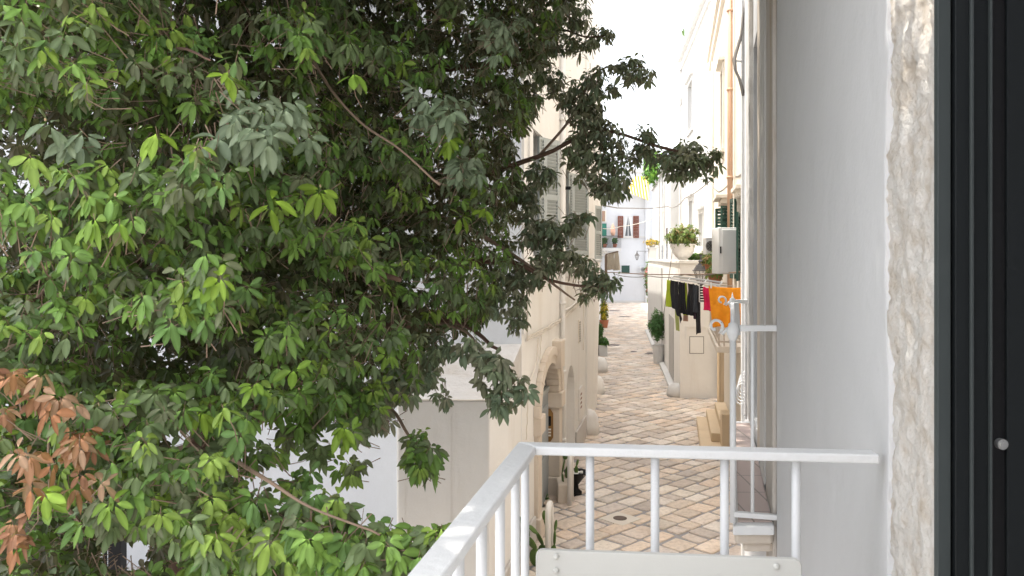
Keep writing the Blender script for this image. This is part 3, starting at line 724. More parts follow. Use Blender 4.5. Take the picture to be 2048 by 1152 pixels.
def cloth(label, cat, name, a, b, length, mat, taper=(0,0), folds=4, amp=.03, hem=0.0, seed=0, group='laundry drying on the right side', notch=None, lean=0, thick=.006):
    """cloth hanging from the line a-b; taper (left,right) as fraction of width moved inward at the bottom"""
    a = Vector(a); b = Vector(b); d = b-a; n = Vector((d.y,-d.x,0)).normalized(); NU, NV = 28, 30; rr = random.Random(seed)
    ph = rr.uniform(0,6); vs_ = []; fs = []
    for j in range(NV+1):
        v = j/NV
        for i in range(NU+1):
            u = i/NU; uu = u*(1-(taper[0]+taper[1])*v) + taper[0]*v
            q = a.lerp(b, uu); ln = length*(1 + hem*math.sin(u*math.pi*2+ph) + (notch(u) if notch else 0))
            q = q + n*(amp*math.sin(u*folds*2*math.pi+ph+v*1.3)*(.25+.75*v) + amp*.7*noise.noise(Vector((u*5,v*2.5,seed)))) + d.normalized()*lean*v*v
            q.z -= v*ln + .015*math.sin(u*math.pi)*(1-v); vs_.append(q)
    for j in range(NV):
        for i in range(NU): k = j*(NU+1)+i; fs.append((k,k+1,k+NU+2,k+NU+1))
    m = MB(); m.add(vs_, fs); o = m.build(name, mat, None, smooth=True, recalc=False)
    s_ = o.modifiers.new('Solidify','SOLIDIFY'); s_.thickness = thick
    tag(o, label, cat, group); return o
CB = cloth_mat('charcoal_cloth', (.022,.022,.026)); CK = cloth_mat('black_cloth', (.012,.012,.016)); CS = cloth_mat('slate_cloth', (.045,.05,.06))
CL = cloth_mat('lime_cloth', (.50,.62,.05)); CPL = cloth_mat('pale_lime_cloth', (.50,.55,.20)); CM = cloth_mat('magenta_cloth', (.68,.01,.09))
CO = cloth_mat('orange_cloth', (.82,.30,.012)); CP = cloth_mat('pink_cloth', (.75,.45,.48)); CPL2 = cloth_mat('plum_cloth', (.05,.02,.04)); CG = cloth_mat('stone_grey_cloth', (.40,.36,.30)); CBE = cloth_mat('dusty_pink_cloth', (.45,.28,.22))
def rk(px, t=None):   # a point on the drying rack line
    t = (px-1343)/(1437-1343); Y = 17.4 + (15.7-17.4)*t; return P(px, 560 + (573-560)*t, Y)
def garment(px0, px1, top, bot, dY=0): 
    a = rk(px0); b = rk(px1); a.y += dY; b.y += dY; L = (bot-top)/F*a.y; dz = (top-565)/F*a.y*.4; a.z -= max(0,dz); b.z -= max(0,dz); return a, b, L
def gm(label, cat, name, px0, px1, top, bot, mat, dY=0, **kw):
    a, b, L = garment(px0, px1, top, bot, dY); return cloth(label, cat, name, a, b, L, mat, **kw)
gm('charcoal long-sleeved top hanging by its hem, leftmost on the rack', 'clothing', 'top', 1342, 1358, 562, 640, CB, folds=2, amp=.05, taper=(-.1,.1), lean=.16, notch=lambda u: -.35*(1-u)+.05, seed=1)
gm('lime green top mostly hidden behind the charcoal one at the left end of the rack', 'clothing', 'top', 1338, 1348, 563, 617, CL, dY=.25, folds=2, seed=2)
gm('pale lime sleeve hanging lowest under the black clothes', 'clothing', 'top', 1353, 1361, 565, 664, CPL, dY=.18, folds=1, amp=.02, taper=(.1,.0), lean=.05, seed=3)
gm('black short-sleeved shirt second from the left on the rack', 'clothing', 'shirt', 1359, 1371, 567, 624, CK, folds=3, amp=.04, seed=4, notch=lambda u: .12*math.cos(u*9), lean=.04)
gm('bright lime strip of cloth between the two black shirts', 'clothing', 'vest', 1369, 1375, 568, 633, CL, dY=.1, folds=1, seed=5)
gm('black shorts in the middle of the rack', 'clothing', 'shorts', 1375, 1388, 568, 632, CK, folds=2, amp=.035, taper=(-.08,.02), seed=6)
gm('slate grey leggings right of the black shorts', 'clothing', 'leggings', 1384, 1393, 570, 626, CS, dY=-.12, folds=2, amp=.025, seed=7)
gm('plum dark cloth behind the long black trousers', 'clothing', 'top', 1390, 1397, 571, 640, CPL2, dY=.12, folds=2, amp=.02, seed=8)
gm('black trousers hanging longest of all the laundry', 'clothing', 'trousers', 1392, 1401, 572, 672, CB, folds=1, amp=.02, taper=(-.1,.1), lean=.0, seed=9, notch=lambda u: -.06*u)
gm('dusty pink cloth peeping below the lime strip', 'clothing', 'top', 1373, 1380, 570, 646, CBE, dY=.3, folds=1, seed=10)
gm('magenta red shorts beside the orange towel', 'clothing', 'shorts', 1405, 1421, 576, 622, CM, dY=-.1, folds=2, amp=.03, taper=(-.08,-.1), seed=11)
cloth('bright orange towel pegged on the near end of the laundry balcony', 'towel', 'towel', P(1417,572,14.9), P(1492,575,14.7), .77, CO, folds=3, amp=.035, taper=(.10,.14), hem=.04, seed=12)
cloth('pale pink dotted cloth right behind the orange towel', 'cloth', 'pink_cloth', P(1480,578,15.0), P(1500,578,15.0), .7, CP, folds=2, amp=.02, seed=13)
for k_, px in enumerate((1422, 1483)):
    m = MB(); q = P(px, 570, 14.85); m.box(q.x-.012,q.x+.012,q.y-.02,q.y+.02,q.z-.06,q.z+.05)
    tag(m.build('clothes_peg', WPAINT, bevel=.004), ('white peg on the left corner of the orange towel','white peg on the right corner of the orange towel')[k_], 'clothes peg')
rkT = thing('drying_rack', 'white metal clothes drying rack reaching out from the laundry balcony', 'drying rack', rk(1400))
m = MB(); d_ = Vector((-.10,.25,.0))
for o_ in (Vector((0,0,0)), Vector((.16,.45,.04))):
    m.beam(rk(1341)+o_+Vector((0,0,.03)), rk(1440)+o_+Vector((0,0,.03)), .03, .035)
for px in (1341,1375,1408,1440): m.beam(rk(px)+Vector((0,0,.03)), rk(px)+Vector((.16,.45,.07)), .02, .02)
m.build('frame', WPAINT, rkT)
for f_ in (.25,.5,.75):
    m = MB(); o_ = Vector((.16,.45,.04))*f_; m.tube([rk(1342)+o_+Vector((0,0,.03)), rk(1438)+o_+Vector((0,0,.03))], .004, 5); m.build('line', CABLE, rkT)
m = MB(); m.beam(rk(1438)+Vector((0,0,.02)), WC.p(15.9,zt,nf-.02), .02,.02); m.beam(rk(1438)+Vector((.16,.45,.06)), WC.p(16.3,zt,nf-.02), .02,.02); m.build('arm', WPAINT, rkT)
bk = thing('laundry_basket', 'small black and white plastic basket hanging between black trousers and magenta shorts', 'basket', rk(1404)+Vector((0,0,-.35)))
m = MB(); q = rk(1404)+Vector((0,.05,-.36)); 
for k in range(6): m.box(q.x-.05,q.x+.05,q.y-.05,q.y+.05,q.z+k*.055,q.z+.03+k*.055)
m.build('side', BLACK, bk)
m = MB(); m.tube([q+Vector((-.055,-.055,0)),q+Vector((-.055,-.055,.36)),q+Vector((.055,-.055,.36)),q+Vector((.055,-.055,0)),q+Vector((-.055,-.055,0))], .01, 6); m.build('rim', WPAINT, bk)

# cabinet, AC, shutters on the right
cb = thing('utility_cabinet', 'tall white metal cabinet fixed above the laundry balcony beside the green shutter', 'cabinet', P(1460,545,16.3))
m = MB(); m.box(xx(1437,16.3), xx(1482,16.3), 16.3, 16.85, zz(548,16.3), zz(455,16.3)); m.build('casing', ACW, cb, bevel=.015)
m = MB(); m.box(xx(1443.5,16.29), xx(1480,16.29), 16.275, 16.298, zz(546,16.3), zz(459,16.3)); m.build('door', ACW, cb, bevel=.01)
m = MB(); q = P(1441,500,16.28); m.box(q.x-.012,q.x+.012,q.y-.03,q.y,q.z-.07,q.z+.07); m.build('handle', BLACK, cb)
ac_unit(1412, 1436, 475, 509, 20.8, 'white air conditioner unit left of the tall white cabinet', fan=True)

# ---- terrace block D ------------------------------------------------------
D = thing('terrace_house', 'low cream corner block with a flat terrace of potted plants and a small wall hatch', 'building', WD.p(25,0))
m = MB(); zt_ = zz(527,25)
poly = [(xx(1360,25),25),(xx(1470,25),25),(xx(1470,25)+2,47.8),(WD.p(47.8,0).x,47.8)]
m.prism(poly, 0, zt_); m.build('wall', CREAM, D)
m = MB(); pz = [(xx(1340,25),24.96),(xx(1436,25),24.96),(xx(1436,25),25.25),(xx(1340,25),25.25)]
m.prism([(xx(1356.5,25),24.94),(xx(1434,25),24.94),(xx(1434,25),25.2),(xx(1356.5,25),25.2)], zt_+.002, zt_+.1)
WD.box(m, 25.21, 47.8, zt_+.002, zt_+.1, -.2, .06); m.build('coping', CREAM, D, bevel=.01)
m = MB()
for (a,b,c_,d__) in ((1376.2,1376.9,688,654),(1380,1380.7,0,0)): pass
x0,x1,z0,z1 = xx(1380,25),xx(1406.5,25),zz(706,25),zz(674,25)
m.box(x0,x1,24.985,24.998,z0,z1); h_ = m.build('wall_hatch', CREAM, D, bevel=.004)
m = MB()
for (a,b,c_,e_) in ((x0-.02,x0,z0,z1),(x1,x1+.02,z0,z1),(x0-.02,x1+.02,z1,z1+.02),(x0-.02,x1+.02,z0-.02,z0)): m.box(a,b,24.99,24.998,c_,e_)
m.build('hatch_gap', CABLE, h_)
m = MB(); m.box(xx(1372,25),xx(1374,25),24.96,24.999,zz(680,25),zz(652,25)); m.box(xx(1374,25),xx(1412,25),24.96,24.999,zz(654.5,25),zz(652,25)); m.build('conduit', CREAM, D)
m = MB(); WD.box(m, 27.6, 29.8, .15, 2.3, .002, .02); m.build('door', plain('pale_grey_door',(.45,.43,.41),.7), D)
m = MB(); WD.box(m, 25.6, 47.8, 0, .12, .001, .22); m.build('plinth', WHITE, D, bevel=.03)
m = MB(); WD.box(m, 34, 47.8, 0, zz(535,34), .002, .06);  m.build('pilaster', WHITE, D)

# ---- tall white house E ---------------------------------------------------
E = thing('townhouse', 'tall white sunlit house rising above the terrace on the right', 'building', WE.p(30,0))
m = MB(); hz_ = 14.4
holE = [(31.8,33.2,zz(492,32),zz(425,32),0),(35.5,37,zz(480,36),zz(400,36),0),(35.6,37.6,zz(262,36.5),zz(165,36.5),0)]
WE.skin(m, 29.61, 41, 0, hz_, holE, .3); WE.box(m, 29.613, 40.997, 0, hz_-.003, -8, -.301); m.build('wall', WHITE, E)
for (a,b,z0,z1,_) in holE:
    w_ = win(E, WE, a+.01, b-.01, z0+.01, z1-.01, -.2); sur(WE, a, b, z0, z1, E, .16, .04, WHITE)
m = MB(); WE.box(m, 29.61, 41.1, hz_, hz_+.14, -.3, .2); WE.box(m, 29.61, 41.05, hz_-.5, hz_-.38, .001, .10); m.build('cornice', WHITE, E)
m = MB(); m.tube([WE.p(40.6,3,.09),WE.p(40.6,hz_-.4,.09)], .06, 8); m.lathe(WE.p(40.6,hz_-2.3,.09), [(.07,0),(.17,.35),(.17,.45),(.05,.45)], 10); m.build('downpipe', WHITE, E)
m = MB(); WE.box(m, 40.2, 41.0, hz_+.142, hz_+.9, -.5, .12); m.build('chimney', WHITE, E)
cn = thing('planter', 'small potted cactus on the roof corner of the tall white house', 'planter', WE.p(40.6,hz_+.9,-.1))
m = MB(); m.lathe(WE.p(40.6,hz_+.9,-.1), [(.15,0),(.22,.3),(.2,.3)], 10); m.build('pot', POTW, cn)
m = MB()
for k in range(4): m.tube([WE.p(40.4+k*.1,hz_+1.15,-.1), WE.p(40.4+k*.12,hz_+1.5+.1*(k%2),-.1+.03*k)], .03, 5)
m.build('cactus', PADM, cn)

# ---- low white house F ----------------------------------------------------
Fh = thing('townhouse', 'lower white house beyond the terrace with a trailing green plant at its roof', 'building', WF.p(41,0))
m = MB(); zF = zz(322,41.3); WF.box(m, 41.2, 60, 0, zF, -6, 0); m.build('wall', WHITE, Fh)
m = MB(); WF.box(m, 47,48.5,zz(530,47),zz(490,47),.002,.03); WF.box(m, 43.2,44.4,zz(525,43),zz(455,43),.002,.03); m.build('window', GLASS, Fh)
m = MB(); m.box(WF.p(41.2,0).x+.5, WF.p(41.2,0).x+.58, 41.1, 41.18, 4, zF); m.build('downpipe', WHITE, Fh)
for (a,b) in ((45.5,45.7),(50.5,50.8)): m = MB(); WF.box(m, a,b,4,zF,.001,.09); m.build('downpipe', WHITE, Fh)
m = MB(); WF.box(m, 41.15, 60, zF, zF+.15, -.3, .15); m.build('cornice', WHITE, Fh)
col = thing('stone_pillar', 'white pillar with an urn top on the terrace edge near the far lamp', 'pillar', P(1304,530,47))
m = MB(); q = P(1305,0,47); m.box(q.x-.22,q.x+.22,46.9,47.3,zt_+.1,zz(497,47)); m.box(q.x-.3,q.x+.3,46.85,47.35,zz(497,47),zz(494,47)); m.build('shaft', WHITE, col, bevel=.02)
planted('planter', 'white bowl of orange flowers on top of the far white pillar', 'planter', (q.x,47.1,zz(494,47)+.002), (POTW, [(.14,0),(.3,.28),(.34,.3),(.3,.3)]),
        ((q.x,47.1,zz(483,47)), .42,.4,.14, 60, .16, [(.6,.32,.04),(.5,.35,.05),(.3,.25,.05)], 41))
hp = thing('trailing_plant', 'bright green plant trailing over the roof edge of the lower white house', 'plant', WF.p(48,zF))
bush(hp, tuple(P(1303,335,48)), .55,.6,1.0, 260, .18, [(.12,.30,.03),(.20,.40,.05),(.09,.22,.03)], seed=31)
bush(hp, tuple(P(1308,315,48)), .6,.6,.35, 90, .18, [(.22,.45,.04),(.15,.35,.03)], name='upper_foliage', seed=32)

# ---- neighbour B ------------------------------------------------------------
B = thing('townhouse', 'weathered grey-white neighbouring house with peeling door jambs and a tiled balcony', 'building', WB.p(4.6,0))
m = MB(); y0, y1 = 4.62, 9.6
zdh = 6.3; holB = [(6.35,7.25,2.95,zdh,0),(6.2,7.2,0,.9,0)]
WB.skin(m, y0, y1, 0, 10, holB, .22); WB.box(m, y0+.003, y1-.003, 0, 9.99, -5, -.221); m.build('wall', GREY, B)
win(B, WB, 6.37, 7.23, 2.97, zdh-.02, -.19)
m = MB(); WB.box(m, 5.25, 5.72, 2.9, 6.9, 0, .035); WB.box(m, 7.3, 7.85, 2.9, 6.9, 0, .04); m.build('door_jamb', OLDP, B, bevel=.01)
m = MB(); WB.box(m, 4.64, 5.2, 0, 9.9, 0, .025); m.build('worn_render', plaster('ochre_worn_render', (.56,.52,.47), .9, (.36,.24,.12), bs=1.3, cover=.47), B, bevel=.008)
m = MB(); WB.box(m, 5.76, 6.3, 2.9, 6.9, 0, .02); m.build('inner_jamb', STONE, B)
m = MB(); WB.box(m, 9.3, 9.6, 0, 10, .001, .03); m.build('pilaster', WHITE, B)
# cable bundle hanging at B / C corner
cbn = thing('cable_bundle', 'thick grey bundle of cables hanging down the corner of the weathered house', 'cables', P(1480,100,9.3))
for i in range(4):
    r_ = random.Random(i); m = MB(); pts = []
    for (px,py) in ((1497,-40),(1488,20),(1482,70),(1469,118),(1471,140),(1478,160),(1487,190)):
        pts.append(P(px+r_.uniform(-2,2), py+r_.uniform(-3,3), 9.25+.05*i))
    m.tube(pts, [.015]*7, 6); m.build('cable', CABLE, cbn, smooth=True)
m = MB(); m.beam(P(1470,122,9.3), P(1497,124,9.45), .02,.02); m.tube([P(1494,118,9.35),P(1494,130,9.35)], .02, 8); m.build('bracket', WPAINT, cbn)

# neighbour balcony
NBy0, NBy1 = 4.62, 7.44
def ob(Y): return 1.27 + (2.05-1.27)*(Y-4.6)/(7.44-4.6)     # outer edge X
NB = thing('balcony', 'white iron balcony with scrolled finials and a pinkish tiled floor next to the near wall', 'balcony', (1.4,5.0,2.85))
zfl = zz(1040,4.6)-.02
def quad_slab(m, Ya, Yb, xo0, xo1, z0, z1, inn=.02):
    m.hexa([(ob(Ya)+xo0,Ya,z0),(WB.p(Ya,0).x-inn,Ya,z0),(WB.p(Yb,0).x-inn,Yb,z0),(ob(Yb)+xo1,Yb,z0),(ob(Ya)+xo0,Ya,z1),(WB.p(Ya,0).x-inn,Ya,z1),(WB.p(Yb,0).x-inn,Yb,z1),(ob(Yb)+xo1,Yb,z1)])
m = MB(); quad_slab(m, 4.57, 7.5, .0, .0, zfl-.06, zfl-.004); m.build('slab', WPEEL, NB, bevel=.01)
m = MB(); quad_slab(m, 4.62, 7.4, .01, .01, zfl-.13, zfl-.064); quad_slab(m, 4.66, 7.3, .06, .06, zfl-.19, zfl-.133); m.build('stone_corbel', STONE, NB, bevel=.02)
TILE, tt, tb = nodes('pink_floor_tile')
br = N(tt, 'ShaderNodeTexBrick', Scale=1.0); br.inputs['Color1'].default_value = (.55,.42,.38,1); br.inputs['Color2'].default_value = (.62,.50,.45,1); br.inputs['Mortar'].default_value = (.32,.26,.22,1)
br.inputs['Brick Width'].default_value = .2; br.inputs['Row Height'].default_value = .4; br.inputs['Mortar Size'].default_value = .006; br.offset = 0
tt.links.new(pos(tt), br.inputs['Vector']); tt.links.new(br.outputs[0], tb.inputs['Base Color']); tb.inputs['Roughness'].default_value = .5
m = MB(); quad_slab(m, 4.63, 7.38, .03, .03, zfl-.003, zfl+.004, .03); m.build('tile_floor', TILE, NB)
zr = zz(657,4.6)
m = MB()
m.beam((ob(4.62)+.04,4.62,zr), (WB.p(4.62,0).x-.0,4.62,zr), .035, .035); m.beam((ob(7.42)+.03,7.42,zr), (WB.p(7.42,0).x,7.42,zr), .035,.035)
m.beam((ob(4.62),4.62,zr-.02), (ob(7.42),7.42,zr-.02), .03,.03); m.build('top_rail', WPEEL, NB, bevel=.004)
m = MB(); m.beam((ob(4.62),4.62,zfl+.03), (ob(7.42),7.42,zfl+.03), .03,.03); m.beam((ob(4.62),4.62,zfl+.05), (WB.p(4.62,0).x,4.62,zfl+.03), .035,.03)
m.build('bottom_rail', WPEEL, NB, bevel=.004)
for Yp in (4.62, 7.42):
    x = ob(Yp); s_ = 1
    m = MB(); m.tube([(x,Yp,zfl),(x,Yp,zr-.03)], .018, 10); ps = m.build('post', WPEEL, NB, smooth=True)
    m = MB(); m.lathe((x,Yp,zr-.06), [(.012,-.02),(.024,0),(.036,.03),(.039,.055),(.026,.072),(.026,.085),(.012,.095),(.007,.12),(.001,.145)], 14); m.build('finial', WPEEL, ps, smooth=True)
    m = MB()
    sp_ = []
    for k in range(18):
        t = k/17; ang = R(-60) + t*R(330); rad = .045*(1-.55*t)
        sp_.append((x-.10+math.cos(ang)*rad+.0, Yp, zr+.012+math.sin(ang)*rad))
    pts = [(x-.03,Yp,zr-.0),(x-.06,Yp,zr-.035)] + sp_
    m.tube(pts, .009, 6); m.build('scroll', WPEEL, ps, smooth=True)
m = MB(); xq = ob(7.42); m.hexa([(xq-.05,7.3,zr-.3),(xq+.045,7.3,zr-.3),(xq+.045,7.33,zr-.3),(xq-.05,7.33,zr-.3),(xq-.035,7.3,zr+.0),(xq+.03,7.3,zr+.0),(xq+.03,7.33,zr+.0),(xq-.035,7.33,zr+.0)]); m.build('tapered_plate', WPEEL, NB, bevel=.005)
for (px, Yp) in ((1505,4.62),):
    m = MB(); x = xx(px,Yp); m.tube([(x,Yp,zfl+.03),(x,Yp,zr-.01)], .011, 8); m.build('baluster', WPEEL, NB, smooth=True)
for k in range(6):
    Yp = 4.62 + (k+1)*.4; x = ob(Yp); m = MB(); m.tube([(x,Yp,zfl+.02),(x,Yp,zr-.02)], .009, 6); m.build('baluster', WPEEL, NB, smooth=True)
m = MB(); x = xx(1492,7.42); m.tube([(x,7.42,zfl+.03),(x,7.42,zr-.01)], .010, 8); m.build('baluster', WPEEL, NB, smooth=True)
ws = thing('plant_stand', 'curled white wire plant stand beyond the tiled balcony', 'plant stand', P(1482,800,8.2))
for i in range(5):
    m = MB(); c_ = P(1482+i*1.5, 790-i*6, 8.0+.06*i); m.tube([(c_.x+.07*math.cos(t_*.5)*(1-.03*t_), c_.y+.02*math.sin(t_), c_.z+.13*math.sin(t_*.5)*(1-.03*t_)) for t_ in range(13)], .006, 5); m.build('scroll', WPAINT, ws)
m = MB(); m.tube([P(1484,830,8.1), P(1484,740,8.1)], .008, 6); m.tube([P(1484,830,8.1), WB.p(8.1,zz(830,8.1),0)], .01, 6); m.build('leg', WPAINT, ws)

# ---- own house wall, stone edge and door frame ---------------------------------
H = thing('own_house', 'near grey plastered house wall filling the right of the view', 'building', WN.p(2,0)); H.name = 'near_house'
m = MB(); YE = 4.6; edge = []
NZ = 150
for i in range(NZ+1):
    z = 0 + 9.0*i/NZ
    e_ = 2.24 + .035*noise.noise(Vector((0,1.3,z*1.9))) + .022*noise.noise(Vector((3,0,z*8))) + .010*noise.noise(Vector((5,0,z*30)))
    edge.append((z, e_))
vs_ = []; fs = []
for (z, e_) in edge: vs_ += [WN.p(e_,z,-.035), WN.p(e_+.002,z,-.002), WN.p(e_+.012,z,0), WN.p(YE,z,0), WN.p(YE,z,-.4)]
for i in range(NZ):
    for k in range(4): fs.append((i*5+k, i*5+k+1, (i+1)*5+k+1, (i+1)*5+k))
m.add(vs_, fs); m.build('wall', GREY, H, smooth=False)
m = MB(); WN.box(m, 2.0, YE-.004, 0, 9, -4, -.07); WN.box(m, -4, .55, 0, 9, -4, -.0); WN.box(m, .55, 2.0, 5.6, 9, -.5, 0); m.build('wall_core', GREY, H)
m = MB(); vs_ = []; fs = []; NYs = 36; NZs = 620
for i in range(NZs+1):
    z = 2.4 + 4.2*i/NZs
    for j in range(NYs+1):
        y = 1.83 + .52*j/NYs
        q = Vector((y*9, z*7, 2.0)); d_ = -.012 + .016*noise.noise(q) + .010*noise.noise(q*3) + .006*noise.noise(q*8) + .003*noise.noise(q*18)
        if j == 0: d_ = -.06
        d_ = min(d_, -.002)
        vs_.append(WN.p(y, z, d_))
for i in range(NZs):
    for j in range(NYs): k = i*(NYs+1)+j; fs.append((k,k+1,k+NYs+2,k+NYs+1))
m.add(vs_, fs); m.build('exposed_stone', ROCK, H, smooth=True)
FR = thing('door_frame', 'dark anthracite door frame at the right edge of the view', 'door frame', (1.1,1.8,2.8))
y_ = 1.80
prof = [(1870,1896,0,FRAME2),(1896,1902,.012,BLACK),(1902,1930,-.006,FRAME),(1930,1936,-.012,FRAME2),(1936,1972,.004,FRAME),(1972,1977,-.004,FRAME2),(1977,2010,.010,BLACK),(2010,2100,.004,FRAME)]  # thin FRAME2 strips paint highlights along the profile edges
for (a,b,dy,mt) in prof:
    m = MB(); m.box(xx(a,y_)+.0003, xx(b,y_)-.0003, y_-.012+dy, y_+.006, 2.6, 6.6); m.build('profile', mt, FR, bevel=.0015)
sc_ = thing('x','','x'); bpy.data.objects.remove(sc_)
m = MB(); q = P(2003,888,y_-.01); m.tube([(q.x,q.y+.012,q.z),(q.x,q.y-.006,q.z)], .012, 12); m.tube([(q.x,q.y-.0055,q.z),(q.x,q.y-.010,q.z)], .007, 10); m.build('screw', STEEL, FR, smooth=False)

# ---- own balcony railing -----------------------------------------------------
RL = thing('balcony_railing', 'white painted iron balcony railing in the foreground', 'railing', (.5,2.3,2.8))
zr1 = EYE-.55; c0 = P(1054,897,2.36); c0.z = zr1; c1 = P(1752,918,2.26); c1.z = zr1; c2 = Vector((c0.x-.2006*2.6, c0.y-2.6, zr1))
def mitre_rail(m, pts, wd, ht, z):
    L_, R_ = [], []
    n = len(pts)
    for i in range(n):
        d1 = (pts[i]-pts[i-1]).normalized() if i > 0 else None; d2 = (pts[i+1]-pts[i]).normalized() if i < n-1 else None
        d1 = d1 or d2; d2 = d2 or d1
        n1 = Vector((d1.y,-d1.x,0)); n2 = Vector((d2.y,-d2.x,0)); b_ = (n1+n2).normalized(); k = 1/max(.3,b_.dot(n1))
        L_.append(pts[i]+b_*wd/2*k); R_.append(pts[i]-b_*wd/2*k)
    for i in range(n-1):
        c_ = [L_[i],L_[i+1],R_[i+1],R_[i]]
        m.hexa([Vector((q.x,q.y,z-ht)) for q in c_]+[Vector((q.x,q.y,z)) for q in c_])
RPAINT = plain('foreground_rail_paint', (.68,.685,.69), .38, bs=.7, scale=55, var=.02, spots=((.50,.42,.34), .78))
m = MB(); mitre_rail(m, [c2,c0,c1], .062, .026, zr1); m.build('top_rail', RPAINT, RL, bevel=.005)
m = MB(); mitre_rail(m, [c2,c0,c1], .04, .02, 2.9); m.build('bottom_rail', WPAINT, RL, bevel=.004)
for px in (1050,1180,1310,1449,1592):
    t = (px-1054)/(1752-1054); q = c0.lerp(c1, max(.005,t)); x = xx(px, q.y)
    m = MB(); m.tube([(x,q.y,2.88),(x,q.y,zr1-.02)], .0125, 14); m.build('baluster', WPAINT, RL, smooth=True)
for k in range(12):
    q = c0.lerp(c2, (k+.9)*.198/2.652); m = MB(); m.tube([(q.x,q.y,2.88),(q.x,q.y,zr1-.02)], .0125, 14); m.build('baluster', WPAINT, RL, smooth=True)
m = MB(); mitre_rail(m, [Vector((c2.x+.5,c2.y,0)),Vector((c0.x+.5,c0.y-.03,0)),], 1.12, .14, 2.86)
fl = m.build('balcony_floor', CREAM2, None); tag(fl, 'pale stone balcony floor slab under the foreground railing', 'balcony')
# folding bench against the railing
BN = thing('folding_bench', 'ivory metal folding bench with rounded riveted backrest against the railing', 'bench', (.5,2.1,2.87))
yb = 2.2; a = P(1072,1097,yb+.04); b = P(1602,1117,yb-.04); hb = .15
def rpanel(m, a, b, h, r_, th):
    d = (b-a); L = d.length; d = d/L; up = Vector((0,0,1)); n = d.cross(up).normalized()
    o = []
    for (cu,cv,a0) in ((r_,-r_,180),(L-r_,-r_,90),(L-r_,-h+r_,0),(r_,-h+r_,-90)):
        for k in range(6): t = R(a0-k*18); o.append((cu+math.cos(t)*r_, cv+math.sin(t)*r_))
    n_ = len(o)
    m.add([a+d*u+up*v-n*th/2 for u,v in o]+[a+d*u+up*v+n*th/2 for u,v in o], [tuple(range(n_)),tuple(range(2*n_-1,n_-1,-1))]+[(i,(i+1)%n_,n_+(i+1)%n_,n_+i) for i in range(n_)])
m = MB(); rpanel(m, a, b, hb, .02, .018); bp = m.build('backrest', PANEL, BN, bevel=.003)
for (px,py) in ((1112,1113),(1112,1141),(1553,1133),(1553,1160)):
    m = MB(); q = P(px,py,yb-.012-.04*(px-1337)/265); m.blob(q, .009,.006,.009, 12, 8); m.build('rivet', PANEL, bp, smooth=True)
m = MB(); m.box(a.x,b.x,yb-.5,yb-.08,3.28,3.31); m.build('seat', PANEL, BN, bevel=.006)
for x in (a.x+.05,b.x-.05):
    m = MB(); m.beam((x,yb+.0,a.z-.1),(x,yb-.45,2.87),.025,.012); m.build('leg', PANEL, BN); m = MB(); m.beam((x+.03,yb-.5,3.27),(x+.03,yb+.02,2.87),.025,.012); m.build('leg', PANEL, BN)

# ------------------------------------------------------------------ street things
def kerb_stone(px, py, r_, h, label, W=None):
    q = G(px,py); t = MB(); t.lathe((q.x,q.y,0), [(r_,0),(r_*.98,h*.35),(r_*.85,h*.7),(r_*.6,h*.9),(r_*.25,h),(0.001,h*1.01)], 14)
    tag(t.build('kerb_stone', WHITE if 'white' in label else CREAM, smooth=True), label, 'kerb stone', 'rounded guard stones along the walls')
kerb_stone(1178,868,.26,.62,'rounded cream guard stone nearest the arched niche on the left')
kerb_stone(1191,787,.30,.60,'middle rounded cream guard stone on the left wall corner')
kerb_stone(1199,744,.33,.58,'farthest rounded cream guard stone on the left')
kerb_stone(1352,793,.30,.42,'white guard stone at the corner of the low terrace block')
kerb_stone(1322,725,.32,.50,'white guard stone further up the right wall under the bush')
q = G(1240,1040); 
mh = thing('manhole_cover', 'round iron manhole cover set in a pale square stone in the near paving', 'manhole cover', q)
def rsq(m, c, s_, z0, z1, ang):
    m.prism([(c.x+math.cos(ang+k*math.pi/2)*s_, c.y+math.sin(ang+k*math.pi/2)*s_) for k in range(4)], z0, z1)
m = MB(); rsq(m, q, .36, 0, .030, R(-1)); m.build('stone', plaster('pale_cover_stone', (.70,.64,.56), .3, (.4,.3,.2), streaks=False), mh, bevel=.008)
m = MB(); m.lathe((q.x,q.y,.028), [(.115,0),(.115,.008),(.10,.010)], 24); m.build('lid', plain('rusty_iron', (.13,.09,.07), .7, .3, bs=.5), mh)
for i,(px,py,sz,lb) in enumerate(((1305,708,.42,'dark square drain cover by the right kerb'),(1228,691,.36,'dark drain cover in the middle left of the street'),(1268,704,.18,'small dark cover in the middle of the street'),(1228,622,.55,'farther dark drain cover near the street end'),(1250,634,.5,'dark drain cover just before the far one'))):
    q = G(px,py); m = MB(); rsq(m, q, sz, 0, .034, R(20)); tag(m.build('drain_cover', plain('drain_iron'+str(i), (.12,.10,.095), .7, .3, bs=.4), bevel=.005), lb, 'drain cover')
def hoop(px, py, h, label):
    q = G(px,py); d = Vector((.2,1,0)).normalized()*.14; m = MB(); r_ = .14; pts = [q-d, q-d+Vector((0,0,h-r_))]
    for k in range(1,8): t = math.pi*k/8; pts.append(q - d*math.cos(t) + Vector((0,0,h-r_+r_*math.sin(t))))
    pts += [q+d+Vector((0,0,h-r_)), q+d]; m.tube(pts, .042, 12)
    tag(m.build('hoop_bollard', plain('hoop_white_paint'+str(px), (.78,.75,.70), .5, var=.04, bs=.2), smooth=True), label, 'hoop bollard', 'white tubular hoops beside the arched doorway')
hoop(1141,1008,.88,'white tubular hoop standing beside the black urn'); hoop(1099,1120,.82,'white tubular hoop nearest the camera beside the prickly pear')
